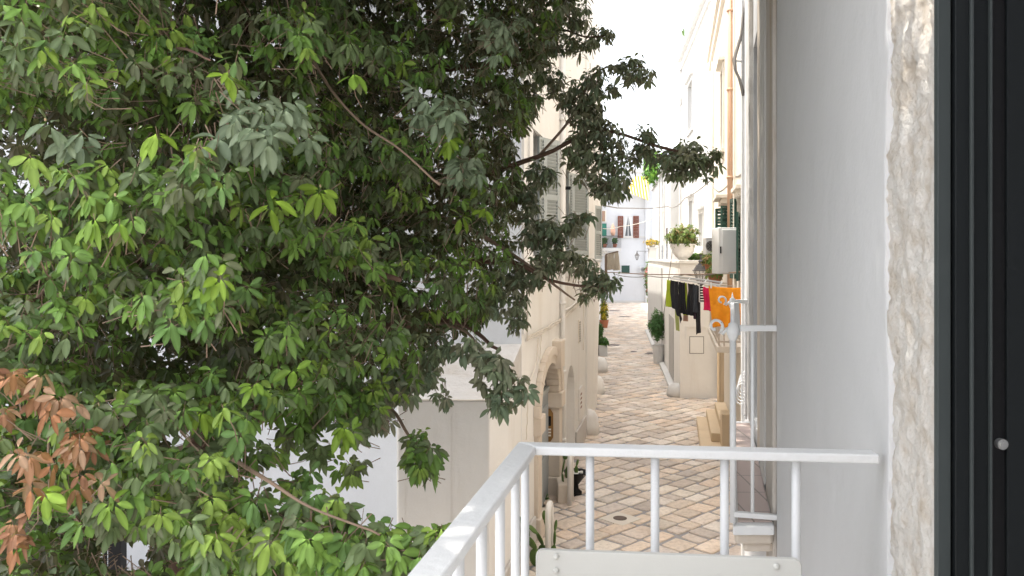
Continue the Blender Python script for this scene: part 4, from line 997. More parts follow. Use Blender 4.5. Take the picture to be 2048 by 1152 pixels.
# prickly pears
def pad_plant(t, base, chains, seed):
    rr = random.Random(seed)
    for ch in chains:
        p_ = Vector(base) + Vector(ch[0]); ang = ch[1]
        for (ln, wd) in ch[2]:
            d = Vector((math.sin(ang)*.6, math.sin(ang)*.5, math.cos(ang))).normalized(); c_ = p_ + d*ln/2
            rot = d.to_track_quat('Z','Y').to_matrix() @ Matrix.Rotation(rr.uniform(-.8,.8), 3, 'Z')
            m = MB(); m.blob(c_, wd/2, .018, ln/2*1.04, 12, 8, rot); m.build('pad', PADM, t, smooth=True)
            p_ = p_ + d*ln*.95; ang += rr.uniform(-.7,.7)
pb = G(1085,1122); t = thing('prickly_pear', 'prickly pear climbing the wall left of the near white hoop', 'cactus', pb)
pad_plant(t, pb, [((0,0,0),0,[(.24,.15),(.24,.15),(.22,.13),(.2,.1),(.18,.09)]), ((.05,.1,0),.3,[(.22,.14),(.22,.12),(.18,.08),(.14,.07)]), ((.1,-.05,0),.5,[(.25,.1),(.22,.07),(.16,.05)]), ((-.1,-.2,0),-.1,[(.26,.18),(.26,.16),(.24,.15),(.24,.13),(.2,.12),(.2,.12),(.2,.1)])], 4)
pb = G(1127,1000); t = thing('prickly_pear', 'taller prickly pear between the stone doorway and the upper white hoop', 'cactus', pb)
pad_plant(t, pb, [((0,0,0),0,[(.26,.15),(.26,.15),(.26,.14),(.22,.12)]), ((.05,0,.4),.35,[(.24,.12),(.2,.1)])], 9)
m = MB(); m.box(pb.x-.12,pb.x+.14,pb.y-.25,pb.y+.2,0,.35)
tag(m.build('stone_block', STONE, bevel=.03), 'low stone block at the foot of the door jamb behind the hoop', 'stone block')
q = G(1152,990); t = thing('urn_planter', 'black footed urn with a small cactus standing on the paving by the upper hoop', 'planter', q)
m = MB(); m.lathe(q, [(.11,0),(.11,.07),(.05,.12),(.045,.2),(.10,.27),(.17,.36),(.22,.42),(.235,.44),(.20,.44),(.16,.38)], 20); m.build('urn', BLACK, t, smooth=True)
m = MB()
for k in range(26): r_ = random.Random(k); m.blob((q.x+r_.uniform(-.13,.13), q.y+r_.uniform(-.13,.13), .40), .03,.03,.02, 6, 4)
m.build('pebbles', POTW, t)
pad_plant(t, q+Vector((0,0,.38)), [((0,0,0),.1,[(.16,.09),(.13,.05)])], 5)

for i,(px,py,lb) in enumerate(((1166,912,'small green weed at the foot of the left wall near the arched niche'),(1190,862,'tiny green weed in the paving beside the nearest guard stone'),(1088,1000,'small dry weed at the threshold of the stone doorway'))):
    q = G(px,py); t = thing('weed', lb, 'weed', q); bush(t, (q.x,q.y,.05), .10,.10,.05, 16, .07, GRN, seed=90+i)
# pots & plants in the distance
q = G(1205,712); t = thing('potted_plant', 'leafy plant in a square white planter against the left wall', 'potted plant', q)
m = MB(); m.box(q.x-.18,q.x+.2,q.y-.2,q.y+.2,0,.5); m.build('pot', WHITE, t, bevel=.02)
bush(t, (q.x+.03,q.y,.66), .22,.22,.2, 90, .16, GRN, seed=51); 
m = MB(); m.tube([(q.x-.1,q.y,.6),(q.x-.12,q.y,1.5)], .015, 5); m.build('stem', TWIG, t); bush(t, (q.x-.1,q.y,1.15), .10,.10,.36, 36, .15, GRN, name='upper_foliage', seed=52)
q = Vector((xx(1312,42), 42, 0)); q = WD.p(42,0,.35)
q = WD.p(33,0,.22); Yq = 33
t = thing('potted_shrub', 'dense dark green bush in a white pot against the right wall further up the street', 'potted shrub', (q.x,q.y,0))
m = MB(); m.lathe((q.x,q.y,0), [(.2,0),(.26,.75),(.3,.8),(.26,.8)], 14); m.build('pot', WHITE, t)
bush(t, (q.x-.03,q.y,1.62), .38,.42,.62, 420, .10, [(.04,.12,.03),(.06,.15,.04),(.03,.08,.02)], seed=53)
planted('urn_planter', 'large white urn with a rounded yellow-green shrub on the terrace coping', 'planter', (xx(1366,25.6),25.6,zt_+.1), (POTW, [(.14,0),(.15,.05),(.24,.12),(.34,.26),(.37,.40),(.38,.47),(.41,.48),(.41,.52),(.36,.52),(.33,.46)]),
        ((xx(1366,25.6),25.6,zz(474,25.6)), .50,.48,.40, 480, .10, YGR, 54), stemr=.018)
t = thing('flower_bed', 'low green plants along the terrace edge right of the big urn', 'plants', (xx(1405,26),26,zt_))
bush(t, (xx(1400,26),26,zt_+.22), .45,.3,.12, 130, .12, GRN, seed=55); bush(t, (xx(1418,25.6),25.6,zt_+.26), .35,.25,.12, 90, .12, YGR, name='yellow_foliage', seed=56)
for i,(px,py,Y,lb) in enumerate(((1422,546,18.6,'terracotta pot with red-tinged plant under the street lamp, upper of two'),(1430,570,17.8,'terracotta pot with red-green plant just above the laundry, lower of two'))):
    b = P(px,py,Y); planted('flower_pot', lb, 'flower pot', b, (TERRA, [(.10,0),(.15,.18),(.17,.18),(.17,.21),(.14,.21)]), ((b.x,b.y,b.z+.3), .22,.2,.16, 90, .09, [(.10,.18,.04),(.3,.2,.08),(.16,.22,.05)], 60+i), stemr=.006)
    m = MB(); m.box(b.x-.2,b.x+.2,b.y-.15,b.y+.15,b.z-.03,b.z-.002); m.beam((b.x+.15,b.y,b.z-.02), WC.p(b.y+.1,b.z-.02,0), .02,.02); tag(m.build('plant_shelf', RAILM), ('small metal shelf under the upper terracotta pot','small metal shelf under the lower terracotta pot')[i], 'shelf')
fp = [(1210,495,'reddish flower pot at the left of the far balcony'),(1230,495,'flower pot with green plant on the right of the far balcony')]
for i,(px,py,lb) in enumerate(fp):
    b = P(px,py,YG-.7); planted('flower_pot', lb, 'flower pot', b, (TERRA, [(.15,0),(.22,.35),(.2,.35)]), ((b.x,b.y,b.z+.7), .3,.3,.3, 50, .2, GRN, 70+i))
# lantern builder
def lantern(c, s_, wallpt, label, mat=LAMPM):
    """c: centre of the lantern's brim, s_: brim half width"""
    t = thing('street_lamp', label, 'street lamp', Vector(c))
    c = Vector(c); m = MB()
    def ring(prof):
        nn = 6; vs_ = []; fs = []
        for (r_,z) in prof:
            for k in range(nn): a_ = 2*math.pi*(k+.5)/nn; vs_.append((c.x+r_*s_*math.cos(a_), c.y+r_*s_*math.sin(a_), c.z+z*s_))
        for i in range(len(prof)-1):
            for k in range(nn): fs.append((i*nn+k,i*nn+(k+1)%nn,(i+1)*nn+(k+1)%nn,(i+1)*nn+k))
        fs.append(tuple(range(nn-1,-1,-1))); fs.append(tuple((len(prof)-1)*nn+k for k in range(nn))); m.add(vs_, fs)
    ring([(.95,-.06),(1.08,-.04),(1.08,.04),(.9,.10),(.62,.62),(.42,.70),(.44,.78),(.30,.86),(.30,1.0),(.38,1.06),(.34,1.14),(.16,1.3),(.12,1.5),(.17,1.56),(.10,1.7),(.03,2.0)])
    m.build('cap', mat, t)
    m = MB()
    for k in range(6):
        a_ = 2*math.pi*(k+.5)/6; m.tube([(c.x+.9*s_*math.cos(a_),c.y+.9*s_*math.sin(a_),c.z-.07*s_),(c.x+.42*s_*math.cos(a_),c.y+.42*s_*math.sin(a_),c.z-1.5*s_)], .05*s_, 5)
    m.lathe((c.x,c.y,c.z-1.7*s_), [(.02*s_,-.25*s_),(.1*s_,-.1*s_),(.44*s_,.16*s_),(.46*s_,.24*s_)], 6); m.build('cage', mat, t)
    m = MB(); vs_ = []; nn = 6
    for (r_,z) in ((.86,-.08),(.39,-1.5)):
        for k in range(nn): a_ = 2*math.pi*(k+.5)/nn; vs_.append((c.x+r_*s_*math.cos(a_), c.y+r_*s_*math.sin(a_), c.z+z*s_))
    m.add(vs_, [(k,(k+1)%nn,nn+(k+1)%nn,nn+k) for k in range(nn)]); 
    g = m.build('lamp_glass', LGL, t)
    top = c + Vector((0,0,1.72*s_)); wp = Vector(wallpt); wp.z = top.z
    m = MB(); m.tube([top+Vector((-.15*s_,0,0)), wp], .09*s_, 8)
    d = (wp-top).normalized(); L = (wp-top).length
    sc = []
    for k in range(22):
        tt_ = k/21; ang = R(90)-tt_*R(500); rad = .42*s_*(1-.7*tt_); sc.append(top+d*(L*.72+math.cos(ang)*rad)+Vector((0,0,-.5*s_+math.sin(ang)*rad)))
    m.tube(sc, .04*s_, 5); m.beam(wp+Vector((0,0,-1.6*s_)), wp+Vector((0,0,.3*s_)), .12*s_,.12*s_); m.build('bracket', mat, t); return t
LGL, tg, bgl = nodes('lamp_glass_pane'); bgl.inputs['Base Color'].default_value = (.7,.7,.68,1); bgl.inputs['Roughness'].default_value = .15; bgl.inputs['Alpha'].default_value = .25
lantern(P(1402.5,541,19.8), .21, WC.p(21.0,4.5,.02), 'large dark street lantern on a scrolled bracket above the laundry')
lantern(P(1274,511,60), .19, P(1297,505,60), 'small dark street lantern far down the street in front of the end house')
# cables across the street
def xcable(lb, pts, r_=.012, sag=.05, mat=CABLE, name='overhead_cable'):
    tag(cable([P(*q) for q in pts], r_, mat, sag=sag).build(name, mat, smooth=True), lb, 'cable')
xcable('straight pipe-like cable crossing the street just above the laundry', [(1195,545,22.5),(1225,545,22.5),(1300,549,20),(1400,549,17.5),(1494,543,15.6)], .013, .0, TWIG)
xcable('thin cable sagging just below the cable above the laundry', [(1232,549,22.5),(1300,552,20),(1370,549,18.2),(1440,545,16.8)], .010, .05)
xcable('upper dark cable from the left house sagging to the white house', [(1197,409,23.5),(1235,416,28),(1300,417,36),(1336,413,40)], .022, .0)
xcable('cable rising from the white houses to the cream house on the right', [(1336,412,40),(1350,414,37),(1370,396,33),(1420,362,26),(1438,384,22),(1470,352,18),(1490,338,15)], .02, .06)
xcable('pale rope line from the far balcony to the terrace wall', [(1206,457,40),(1240,453,42),(1295,441,44),(1340,415,40)], .018, .06, CABLEW)
xcable('thin vertical wire down the edge of the low terrace block', [(1345,500,25.0),(1337,560,25),(1326,640,25.4)], .012, 0)
# far left: bracket, grey laundry, small balcony
lf = thing('laundry_bracket', 'white scrolled clothes bracket on the left houses beyond the last grey shutter', 'bracket', P(1205,512,30))
m = MB()
for k in range(3):
    cx_ = 1201+k*5; m.tube([P(cx_+2.5*math.cos(t_*.45),503+7*math.sin(t_*.45+.2)-3,30) for t_ in range(9)], .025, 5)
m.tube([P(1188,512,30), P(1215,511,30)], .03, 6); m.tube([P(1188,521,30), P(1202,521,30)], .02, 6); m.build('scroll', WPAINT, lf)
for k in range(7):
    m = MB(); m.tube([P(1189+k*2,513,30),P(1189+k*2,530,30)], .012, 5); m.build('bar', WPAINT, lf)
m = MB(); m.beam(P(1212,510,30), P(1212,548,30), .09,.09); m.beam(P(1212,509,30), P(1236,503,29), .04,.04); tag(m.build('clothes_pole', plain('weathered_wood',(.16,.12,.09),.8)), 'dark wooden clothes pole holding grey cloths on the far left', 'pole')
cloth('stone grey cloth hanging on the pole at the far left, the left one', 'cloth', 'grey_cloth', P(1216,507,29.8), P(1229,504.5,29.3), .62, CG, folds=2, amp=.05, seed=21, taper=(0,-.1), group=None)
cloth('darker grey cloth hanging at the outer end of the far left pole', 'cloth', 'grey_cloth', P(1229,505,29.3), P(1236,504,29), .66, CG, folds=2, amp=.05, seed=22, taper=(.0,-.5), group=None)
q = Vector((xx(1207,60),60,0)); t = thing('flower_pot', 'yellow flowering plant beside the brown door at the far left', 'flower pot', WL.p(50,0,.3))
b = WL.p(50,0,.35); m = MB(); m.lathe((b.x,b.y,0), [(.2,0),(.3,.5),(.28,.5)], 12); m.build('pot', TERRA, t); bush(t, (b.x,b.y,1.1), .25,.25,.6, 80, .2, [(.5,.4,.03),(.2,.25,.04),(.4,.3,.05)], seed=77)
t = thing('climbing_plant', 'thin climbing plant with pink flowers on the right edge of the far white wall', 'plant', P(1297,600,76))
bush(t, tuple(P(1296,560,76)), .35,.3,1.8, 120, .25, [(.08,.15,.04),(.4,.12,.12),(.1,.2,.04)], seed=78)
# iron gate at the left behind the tree
GT = thing('iron_gate', 'black iron gate behind the tree at the lower left', 'gate', (xx(90,9),9,0))
x0, x1 = xx(-160,9), xx(235,9)
m = MB()
for z in (.15,1.25,1.6): m.box(x0,x1,8.98,9.02,z-.04,z+.04)
m.build('rail', BLACK, GT)
x = x0
while x < x1: m = MB(); m.box(x-.02,x+.02,8.985,9.015,.05,1.75); m.build('bar', BLACK, GT); x += .13
m = MB(); m.box(x1-.07,x1+.07,8.93,9.07,0,1.95); m.build('post', BLACK, GT)
m = MB(); m.box(x0,xx(150,9.2),9.1,9.14,.1,1.5); m.build('panel', BLACK, GT)

# ------------------------------------------------------------------ the tree
TR = thing('evergreen_oak', 'large dark evergreen tree with leathery leaves filling the left of the view', 'tree', (xx(385,6.6),6.6,0))
def limb(pts, mat=BARK, name='branch', n=10, sub=5, wob=.02, seed=0):
    V = [P(a,b,c) for (a,b,c,_) in pts]; rs = [q[3] for q in pts]; out = []; ro = []
    for i in range(len(V)-1):
        p0 = V[max(i-1,0)]; p1 = V[i]; p2 = V[i+1]; p3 = V[min(i+2,len(V)-1)]
        for k in range(sub):
            t = k/sub
            q = .5*((2*p1)+(p2-p0)*t+(2*p0-5*p1+4*p2-p3)*t*t+(3*p1-p0-3*p2+p3)*t**3)
            q += Vector((noise.noise(q*2+Vector((seed,0,0))), noise.noise(q*2+Vector((0,seed,5))), noise.noise(q*2+Vector((9,0,seed)))))*wob
            out.append(q); ro.append(rs[i]+(rs[i+1]-rs[i])*t)
    out.append(V[-1]); ro.append(rs[-1]); m = MB(); m.tube(out, ro, n); m.build(name, mat, TR, smooth=True); return out
L1 = limb([(385,1600,6.6,.30),(385,1300,6.6,.26),(390,1152,6.6,.24),(405,980,6.6,.21),(435,830,6.6,.19),(445,620,6.7,.17),(440,450,6.7,.15),(415,330,6.6,.13),(450,180,6.5,.12),(475,40,6.5,.10),(500,-200,6.4,.08),(520,-500,6.3,.05)], name='trunk', wob=.05)
limbs = [L1]
LIMB = [
 [(420,900,6.6,.15),(500,830,6.4,.13),(600,740,6.2,.10),(760,660,6.0,.045),(900,640,5.8,.02),(1000,700,5.2,.010)],
 [(440,470,6.7,.12),(560,420,6.6,.09),(720,400,6.5,.045),(900,370,6.4,.028),(1080,312,6.3,.018),(1200,262,6.3,.012),(1330,296,6.3,.012),(1420,322,6.3,.006)],
 [(460,120,6.5,.10),(540,60,6.6,.08),(700,150,6.8,.05),(850,145,6.8,.03),(1000,120,6.6,.02),(1110,60,6.5,.010),(1175,75,6.4,.007),(1220,70,6.4,.005)],
 [(445,560,6.7,.09),(620,520,6.5,.07),(800,540,6.3,.04),(1000,520,6.2,.02),(1100,560,6.2,.012),(1215,575,6.2,.008)],
 [(430,350,6.6,.10),(330,300,5.6,.07),(300,180,4.6,.025),(340,100,3.6,.008),(420,120,3.0,.004)],
 [(440,500,6.6,.09),(320,520,5.6,.07),(200,560,4.6,.05),(120,570,3.6,.02),(60,600,3.0,.008)],
 [(410,950,6.6,.045),(330,960,5.4,.03),(350,900,4.2,.02),(430,905,3.4,.010),(520,950,3.0,.008),(620,1020,2.9,.005),(760,1070,2.8,.004)],
 [(400,1000,6.6,.045),(300,1050,5.2,.03),(200,1080,4.0,.012),(110,960,3.2,.006),(100,850,2.9,.003)],
 [(470,60,6.5,.04),(560,-80,5.4,.022),(590,40,4.6,.009),(640,150,4.2,.008),(720,240,3.9,.006),(800,300,3.7,.005),(880,370,3.6,.005)],
 [(540,430,6.6,.06),(620,460,5.4,.04),(700,520,4.6,.025),(800,560,4.2,.012)],
 [(700,400,6.5,.03),(900,440,6.2,.018),(1040,520,6.2,.015),(1150,600,6.2,.006)],
 [(1080,312,6.3,.012),(1150,230,6.3,.010),(1200,140,6.3,.008),(1290,135,6.3,.005)],
 [(620,740,6.2,.03),(760,800,5.0,.012),(820,870,4.4,.008),(860,930,4.2,.006)],
 [(860,645,5.8,.015),(930,660,5.2,.009),(980,730,4.8,.008),(1030,770,4.7,.004)],
 [(415,330,6.6,.08),(200,200,6.2,.06),(60,100,5.8,.04),(-80,40,5.5,.03)],
 [(440,450,6.7,.09),(300,430,7.2,.07),(120,420,7.4,.05),(-60,400,7.4,.03)],
]
for i, l in enumerate(LIMB): limbs.append(limb(l, seed=i+1, n=8, mat=BARK if l[0][3] > .045 else TWIG))
# crown volume: described as view-frustum shaped lumps at true distances
MAIN = [(-260,-260),(1140,-260),(1150,20),(1115,60),(1085,120),(1085,190),(1055,240),(1030,290),(1045,350),(1050,420),(1020,460),(1030,520),(1010,580),(985,615),(950,655),(880,672),(845,690),(868,760),(790,790),(735,800),(690,840),(650,800),(560,795),(500,830),(470,900),(440,930),(470,985),(540,960),(600,1010),(720,1060),(800,1090),(900,1070),(880,1140),(830,1250),(-260,1250)]
HOLES = [(372,868,55,38),(590,880,75,70),(520,1000,55,40),(700,980,90,60),(250,1100,60,40),(370,1130,40,45),(545,900,60,60),(700,690,0,0)]
def inside(px, py, poly):
    c = np.zeros(len(px), bool); n = len(poly); j = n-1
    for i in range(n):
        xi, yi = poly[i]; xj, yj = poly[j]
        hit = ((yi > py) != (yj > py)) & (px < (xj-xi)*(py-yi)/(yj-yi+1e-9)+xi); c ^= hit; j = i
    return c
rng = np.random.default_rng(21)
def front_depth(px, py):
    d = 2.75 + np.clip((px-450)/600,0,1)*2.6
    d = np.where(py > 850, np.minimum(d, 3.1 + np.clip((px-500)/900,0,1)), d)
    return d
def toW(px, py, Y): return np.stack([(px-CX)/F*Y, Y, EYE-(py-HZ)/F*Y], 1)
def clump_noise(W, s=1.3, o=0):
    return np.array([noise.noise(Vector((a*s+o, b*s, c*s))) for a,b,c in W])
PAL_G_LIT = np.array([(.15,.27,.055),(.18,.31,.06),(.12,.22,.06),(.23,.34,.06),(.17,.23,.10),(.13,.18,.08),(.15,.17,.09)]); PAL_D_SHADE = np.array([(.055,.08,.03),(.07,.08,.035),(.085,.075,.04),(.06,.06,.035),(.10,.085,.05)])  # crown light put into leaf colour: lighter greens in front, darker inside
PAL_R_LIT = np.array([(.21,.26,.15),(.25,.28,.18),(.19,.25,.16),(.28,.28,.19)]); PAL_Y = np.array([(.21,.33,.035),(.18,.30,.04)]); PAL_P = np.array([(.22,.27,.17),(.20,.26,.16)])  # first palette paler, for the stronger light on the right-hand sprays
Cs, Ax, Sz, Cl = [], [], [], []
def push(W, ax, size, col): Cs.append(W); Ax.append(ax); Sz.append(size); Cl.append(col)
trunkXY = np.array([xx(430,6.6), 6.6, 4.6])
def emit(px, py, Y, size, pal, outw=.5, up=.75):
    W = toW(px, py, Y); o = unit(W-trunkXY[None,:]); n = len(W)
    ax = unit(o*outw + np.array([[0,-.25,up]]) + rng.normal(0,.28,(n,3))); push(W, ax, size*rng.uniform(.85,1.15,n), pal[rng.integers(0,len(pal),n)])
    return W
def holefree(px, py, grow=1.0):
    k = np.ones(len(px), bool)
    for (a,b,c,d) in HOLES:
        if c: k &= ((px-a)/(c*grow))**2 + ((py-b)/(d*grow))**2 > 1
    return k
# near shell: separate rosettes in lightened green with gaps between
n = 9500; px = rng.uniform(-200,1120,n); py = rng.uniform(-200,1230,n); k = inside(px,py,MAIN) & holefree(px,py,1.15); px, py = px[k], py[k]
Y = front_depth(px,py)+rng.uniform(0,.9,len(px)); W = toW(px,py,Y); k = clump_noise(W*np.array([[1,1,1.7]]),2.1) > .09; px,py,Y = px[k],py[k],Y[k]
emit(px,py,Y,.060,PAL_G_LIT)
# mid and deep volume, interior shade painted by the dark palette
for (n_, a_, b_, sz, pal, th_) in ((8200,.6,2.4,.060,np.concatenate([PAL_G_LIT[:2],PAL_D_SHADE]),-.10),(15000,2.0,4.8,.072,PAL_D_SHADE,-.36)):
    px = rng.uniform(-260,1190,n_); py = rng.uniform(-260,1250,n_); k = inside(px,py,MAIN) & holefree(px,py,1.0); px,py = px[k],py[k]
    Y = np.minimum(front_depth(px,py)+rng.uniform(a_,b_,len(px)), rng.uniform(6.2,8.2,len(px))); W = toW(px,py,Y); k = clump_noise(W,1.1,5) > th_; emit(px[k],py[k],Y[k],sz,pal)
# dense fill right half at ~6 m (small leaves)
n_ = 3700; px = rng.uniform(620,1190,n_); py = rng.uniform(-220,680,n_); k = inside(px,py,MAIN); px,py = px[k],py[k]; Y = rng.uniform(5.2,7.4,len(px)); W = toW(px,py,Y)
k = clump_noise(W,1.4,9) > -.12; emit(px[k],py[k],Y[k],.058,np.concatenate([PAL_R_LIT,PAL_D_SHADE]))
# sprays at the crown's edge: (px,py,rx,ry,Y,count,size)
SPR = [(1165,78,30,22,6.4,26,.065),(1208,68,24,24,6.4,22,.065),(1150,30,30,40,6.4,40,.068),(1278,140,36,26,6.3,42,.072),(1228,128,16,10,6.3,6,.06),(1198,150,26,22,6.3,24,.065),(1222,178,18,14,6.3,12,.06),
 (1165,190,32,40,6.3,60,.066),(1185,240,34,36,6.3,60,.066),(1218,285,30,44,6.3,60,.066),(1170,310,40,46,6.3,80,.068),(1225,355,34,34,6.2,44,.072),(1198,372,20,20,6.2,16,.07),(1298,262,22,16,6.3,16,.066),(1285,295,24,20,6.3,22,.066),
 (1335,318,30,24,6.3,40,.070),(1375,300,34,26,6.3,50,.072),(1412,318,28,26,6.3,36,.072),(1365,338,30,14,6.3,18,.074),(1270,318,16,14,6.3,10,.066),(1085,350,26,26,6.2,30,.066),(1062,400,26,36,6.2,44,.066),(1115,90,26,50,6.4,30,.066),(1110,170,30,40,6.4,34,.066),
 (1110,455,32,26,6.2,34,.068),(1155,440,24,20,6.2,24,.068),(1070,470,30,30,6.2,40,.068),(1120,505,34,26,6.2,40,.068),(1165,530,30,20,6.2,30,.068),(1205,560,28,26,6.2,42,.068),(1180,575,20,14,6.2,12,.066),(1080,535,40,24,6.2,40,.068),(1030,560,36,30,6.2,50,.068),
 (1040,605,16,40,6.1,24,.064),(1035,640,14,14,6.1,8,.064),(990,600,30,26,6.0,34,.068),(985,735,34,34,4.7,26,.082),(1000,795,24,26,4.7,12,.082),(1040,765,20,16,4.7,8,.078),(945,690,22,22,4.8,12,.08),
 (880,690,26,24,5.6,26,.07),(860,740,24,26,5.6,22,.07),(880,790,18,14,5.6,8,.07),(800,760,40,36,5.0,36,.08),(730,790,44,36,4.4,34,.085),(640,790,40,34,4.2,30,.085),(700,860,30,26,4.0,12,.085),(615,850,28,24,4.2,12,.085),(640,905,18,22,4.0,6,.08),(755,830,30,26,4.6,16,.08),
 (852,915,30,34,4.2,22,.085),(835,870,16,22,4.3,8,.08),(690,1030,40,26,3.0,10,.09),(640,1000,40,24,3.0,9,.09),(760,1080,50,34,2.9,14,.09),(830,1100,46,34,2.9,14,.09),(880,1060,24,22,2.9,6,.085),(600,1080,60,40,2.9,20,.09),(690,1120,70,40,2.9,22,.09),(480,990,50,30,3.1,16,.09),(420,930,40,30,3.2,12,.09),(540,1050,40,26,3.1,12,.09),(300,1010,60,40,3.4,22,.08),(480,1080,60,40,3.2,22,.08),(580,870,20,30,4.4,6,.08),(700,930,26,20,3.9,6,.08),(420,1110,60,40,4.2,30,.08),(250,900,50,40,3.6,20,.08),
 (560,820,24,20,4.2,8,.08),(520,905,40,26,3.6,9,.085),(600,955,30,22,3.4,6,.085),(455,850,30,30,3.6,12,.085),(360,900,30,26,3.4,8,.085),(330,800,50,30,3.2,14,.09)]
for (a,b,rx,ry,Y0,cnt,sz) in SPR:
    cnt = int(cnt*.74)+1; sz *= (.92 if Y0 > 4.5 else .78); cnt = cnt if Y0 > 4.5 else int(cnt*1.35); u = unit(rng.normal(0,1,(cnt,3)))*(rng.random((cnt,1))**.5)*1.22
    emit(a+u[:,0]*rx, b+u[:,1]*ry, Y0+u[:,2]*rx/F*Y0*1.6, sz, PAL_R_LIT if Y0 > 4.5 else PAL_G_LIT)
# a few fresh yellow-green tips and pale dusty sprays
for (a,b,Y0,cnt) in ((445,148,2.8,1),(190,440,2.8,2),(245,445,2.8,1),(440,545,2.8,2),(82,985,2.7,2),(225,1010,2.7,1),(715,130,3.4,1),(530,400,3.0,1),(648,385,3.4,1),(700,860,3.6,2),(590,738,3.4,1),(960,410,4.6,1),(925,440,4.6,1),(500,770,3.1,1),(410,815,3.2,1),(770,720,4.2,1),(905,280,4.2,1),(300,245,2.9,1)):
    emit(a+rng.uniform(-14,14,cnt), b+rng.uniform(-12,12,cnt), Y0+rng.uniform(-.15,0,cnt), .074 if Y0 < 3.3 else .07, PAL_Y)
for (a,b,rx,ry,Y0,cnt) in ((520,240,80,60,3.0,44),(880,215,60,40,4.0,26),(1010,60,40,50,4.6,22),(930,330,50,40,4.4,20),(140,270,40,30,2.9,5)):
    emit(a+rng.normal(0,.5,cnt)*rx, b+rng.normal(0,.5,cnt)*ry, Y0+rng.uniform(-.2,.3,cnt), .072, PAL_P)
C_, A_, S__, K_ = np.concatenate(Cs), np.concatenate(Ax), np.concatenate(Sz), np.concatenate(Cl)
a = rosettes(C_, A_, S__, K_, 9, rng, .42)
leaves_mesh('foliage', *a, LEAF, TR)
# upper crown above the picture, thickened and shaped to shade what lies below
n_ = 4300; u = unit(rng.normal(0,1,(n_,3)))*rng.random((n_,1))**.4; W = np.array([[-2.3,5.4,8.0]])+u*np.array([[4.3,4.0,2.6]]); 
vis = (EYE+ (515+70)/F*np.maximum(W[:,1],.1)) < W[:,2]; W = W[vis & (W[:,1] > .6)]
n_ = len(W); u = unit(rng.normal(0,1,(2600,3)))*rng.random((2600,1))**.4; W2 = np.array([[-.3,3.7,7.7]])+u*np.array([[2.3,2.9,1.3]])  # W2: unseen leaf lump added to keep sun off the near wall
W2 = W2[(EYE+(515+70)/F*np.maximum(W2[:,1],.1)) < W2[:,2]]; W2 = W2[W2[:,1] > .5]; u = unit(rng.normal(0,1,(1100,3)))*rng.random((1100,1))**.4; W3 = np.array([[-.8,10.2,3.0]])+np.array(sv)[None]*7.0+u*np.array([[1.5,1.5,.8]]); W3 = W3[(W3[:,1] < 11.2)]  # W3: extra leaves placed sunward of the buttress cap to shade it
W = np.concatenate([W,W2,W3])
svn = np.array(sv); tt = (.6+.2006*W[:,1]-W[:,0])/(-svn[0]+.2006*svn[1]); hy = W[:,1]-svn[1]*tt; hz = W[:,2]-svn[2]*tt
lit = (((hy-2.0)/.42)**2+((hz-5.6)/.8)**2 < 1) & (rng.random(len(W)) < .9); W = W[~lit]; n_ = len(W)  # gap shaped in the added leaves to let sun onto the stone
a = rosettes(W, unit(rng.normal(0,.4,(n_,3))+np.array([[0,0,1.0]])), np.full(n_,.15), PAL_D_SHADE[rng.integers(0,5,n_)], 8, rng, .3)
leaves_mesh('upper_foliage', *a, LEAF, TR)
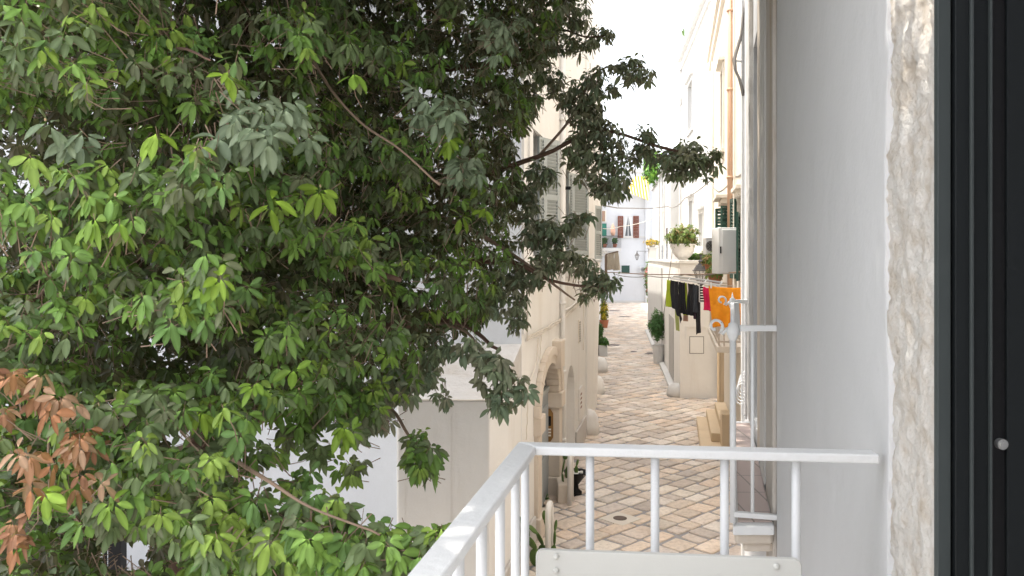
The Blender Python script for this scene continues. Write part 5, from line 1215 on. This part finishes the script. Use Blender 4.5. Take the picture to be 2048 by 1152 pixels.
# dry brown sprays at the left
Cs, Ax, Sz, Cl = [], [], [], []
PAL_B = np.array([(.30,.13,.06),(.34,.17,.09),(.24,.11,.06),(.40,.25,.16)])
for (a,b,rx,ry,Y0,cnt) in ((20,745,50,55,2.7,6),(110,800,50,40,2.72,4),(165,880,34,70,2.7,6),(60,930,50,60,2.7,4),(30,1065,36,40,2.7,3),(150,930,20,20,2.8,1)):
    cnt = int(cnt*1.7); emit(a+rng.normal(0,.5,cnt)*rx, b+rng.normal(0,.5,cnt)*ry, Y0+rng.uniform(-.15,.1,cnt), .056, PAL_B)
Cb, Ab = np.concatenate(Cs), np.concatenate(Ax)
a = rosettes(Cb, Ab, np.concatenate(Sz), np.concatenate(Cl), 7, rng, .5)
leaves_mesh('dry_foliage', *a, LEAFB, TR)['label'] = 'rusty brown dry leaves at the lower left'
# twigs: from each rosette back towards the nearest limb point
LP = np.array([tuple(q) for l in limbs for q in l])
def twigs(C_, A_, name, frac, r0, rngs):
    sel = rngs.random(len(C_)) < frac; Cq, Aq = C_[sel], A_[sel]; n = len(Cq)
    d2 = ((Cq[:,None,:]-LP[None,:,:])**2).sum(2); near = LP[d2.argmin(1)]
    dirn = unit(near-Cq); back = unit(dirn*.9 - Aq*.6 + rngs.normal(0,.15,(n,3)))
    p0 = Cq + Aq*.008; p1 = Cq - Aq*.05; p2 = p1 + back*.06; p3 = p2 + unit(dirn+np.array([[0,0,-.1]])+rngs.normal(0,.3,(n,3)))*rngs.uniform(.05,.12,(n,1))
    V = []; 
    for p_, r_ in ((p0,r0*.7),(p1,r0*.9),(p2,r0*1.1),(p3,r0*1.5)):
        for k in range(3):
            t = 2*np.pi*k/3; V.append(p_+np.array([[math.cos(t),math.sin(t)*.6,math.sin(t)*.8]])*r_)
    V = np.stack(V,1).reshape(-1,3); fs = []
    tpl = [(i*3+k,i*3+(k+1)%3,(i+1)*3+(k+1)%3,(i+1)*3+k) for i in range(3) for k in range(3)]
    fs = (np.arange(n)[:,None,None]*12+np.array(tpl)[None]).reshape(-1,4)
    me = bpy.data.meshes.new(name); me.from_pydata((V-np.array(TR.location)).tolist(), [], fs.tolist()); me.update(); me.materials.append(TWIG)
    o = bpy.data.objects.new(name, me); COL.objects.link(o); o.parent = TR
twigs(np.concatenate([C_,Cb]), np.concatenate([A_,Ab]), 'twigs', .6, .002, rng)
# little acorn buds
m = MB(); rr = random.Random(8)
for i in rr.sample(range(len(C_)), 260):
    q = Vector(C_[i]); 
    if q.y < 4.6:
        for k in range(rr.choice((1,2,3))): m.blob(q+Vector((rr.uniform(-.012,.012),rr.uniform(-.012,.012),rr.uniform(0,.015))), .005,.005,.007, 6, 4)
m.build('buds', plain('bud_beige',(.50,.37,.22),.8), TR, smooth=True)['kind'] = 'stuff'
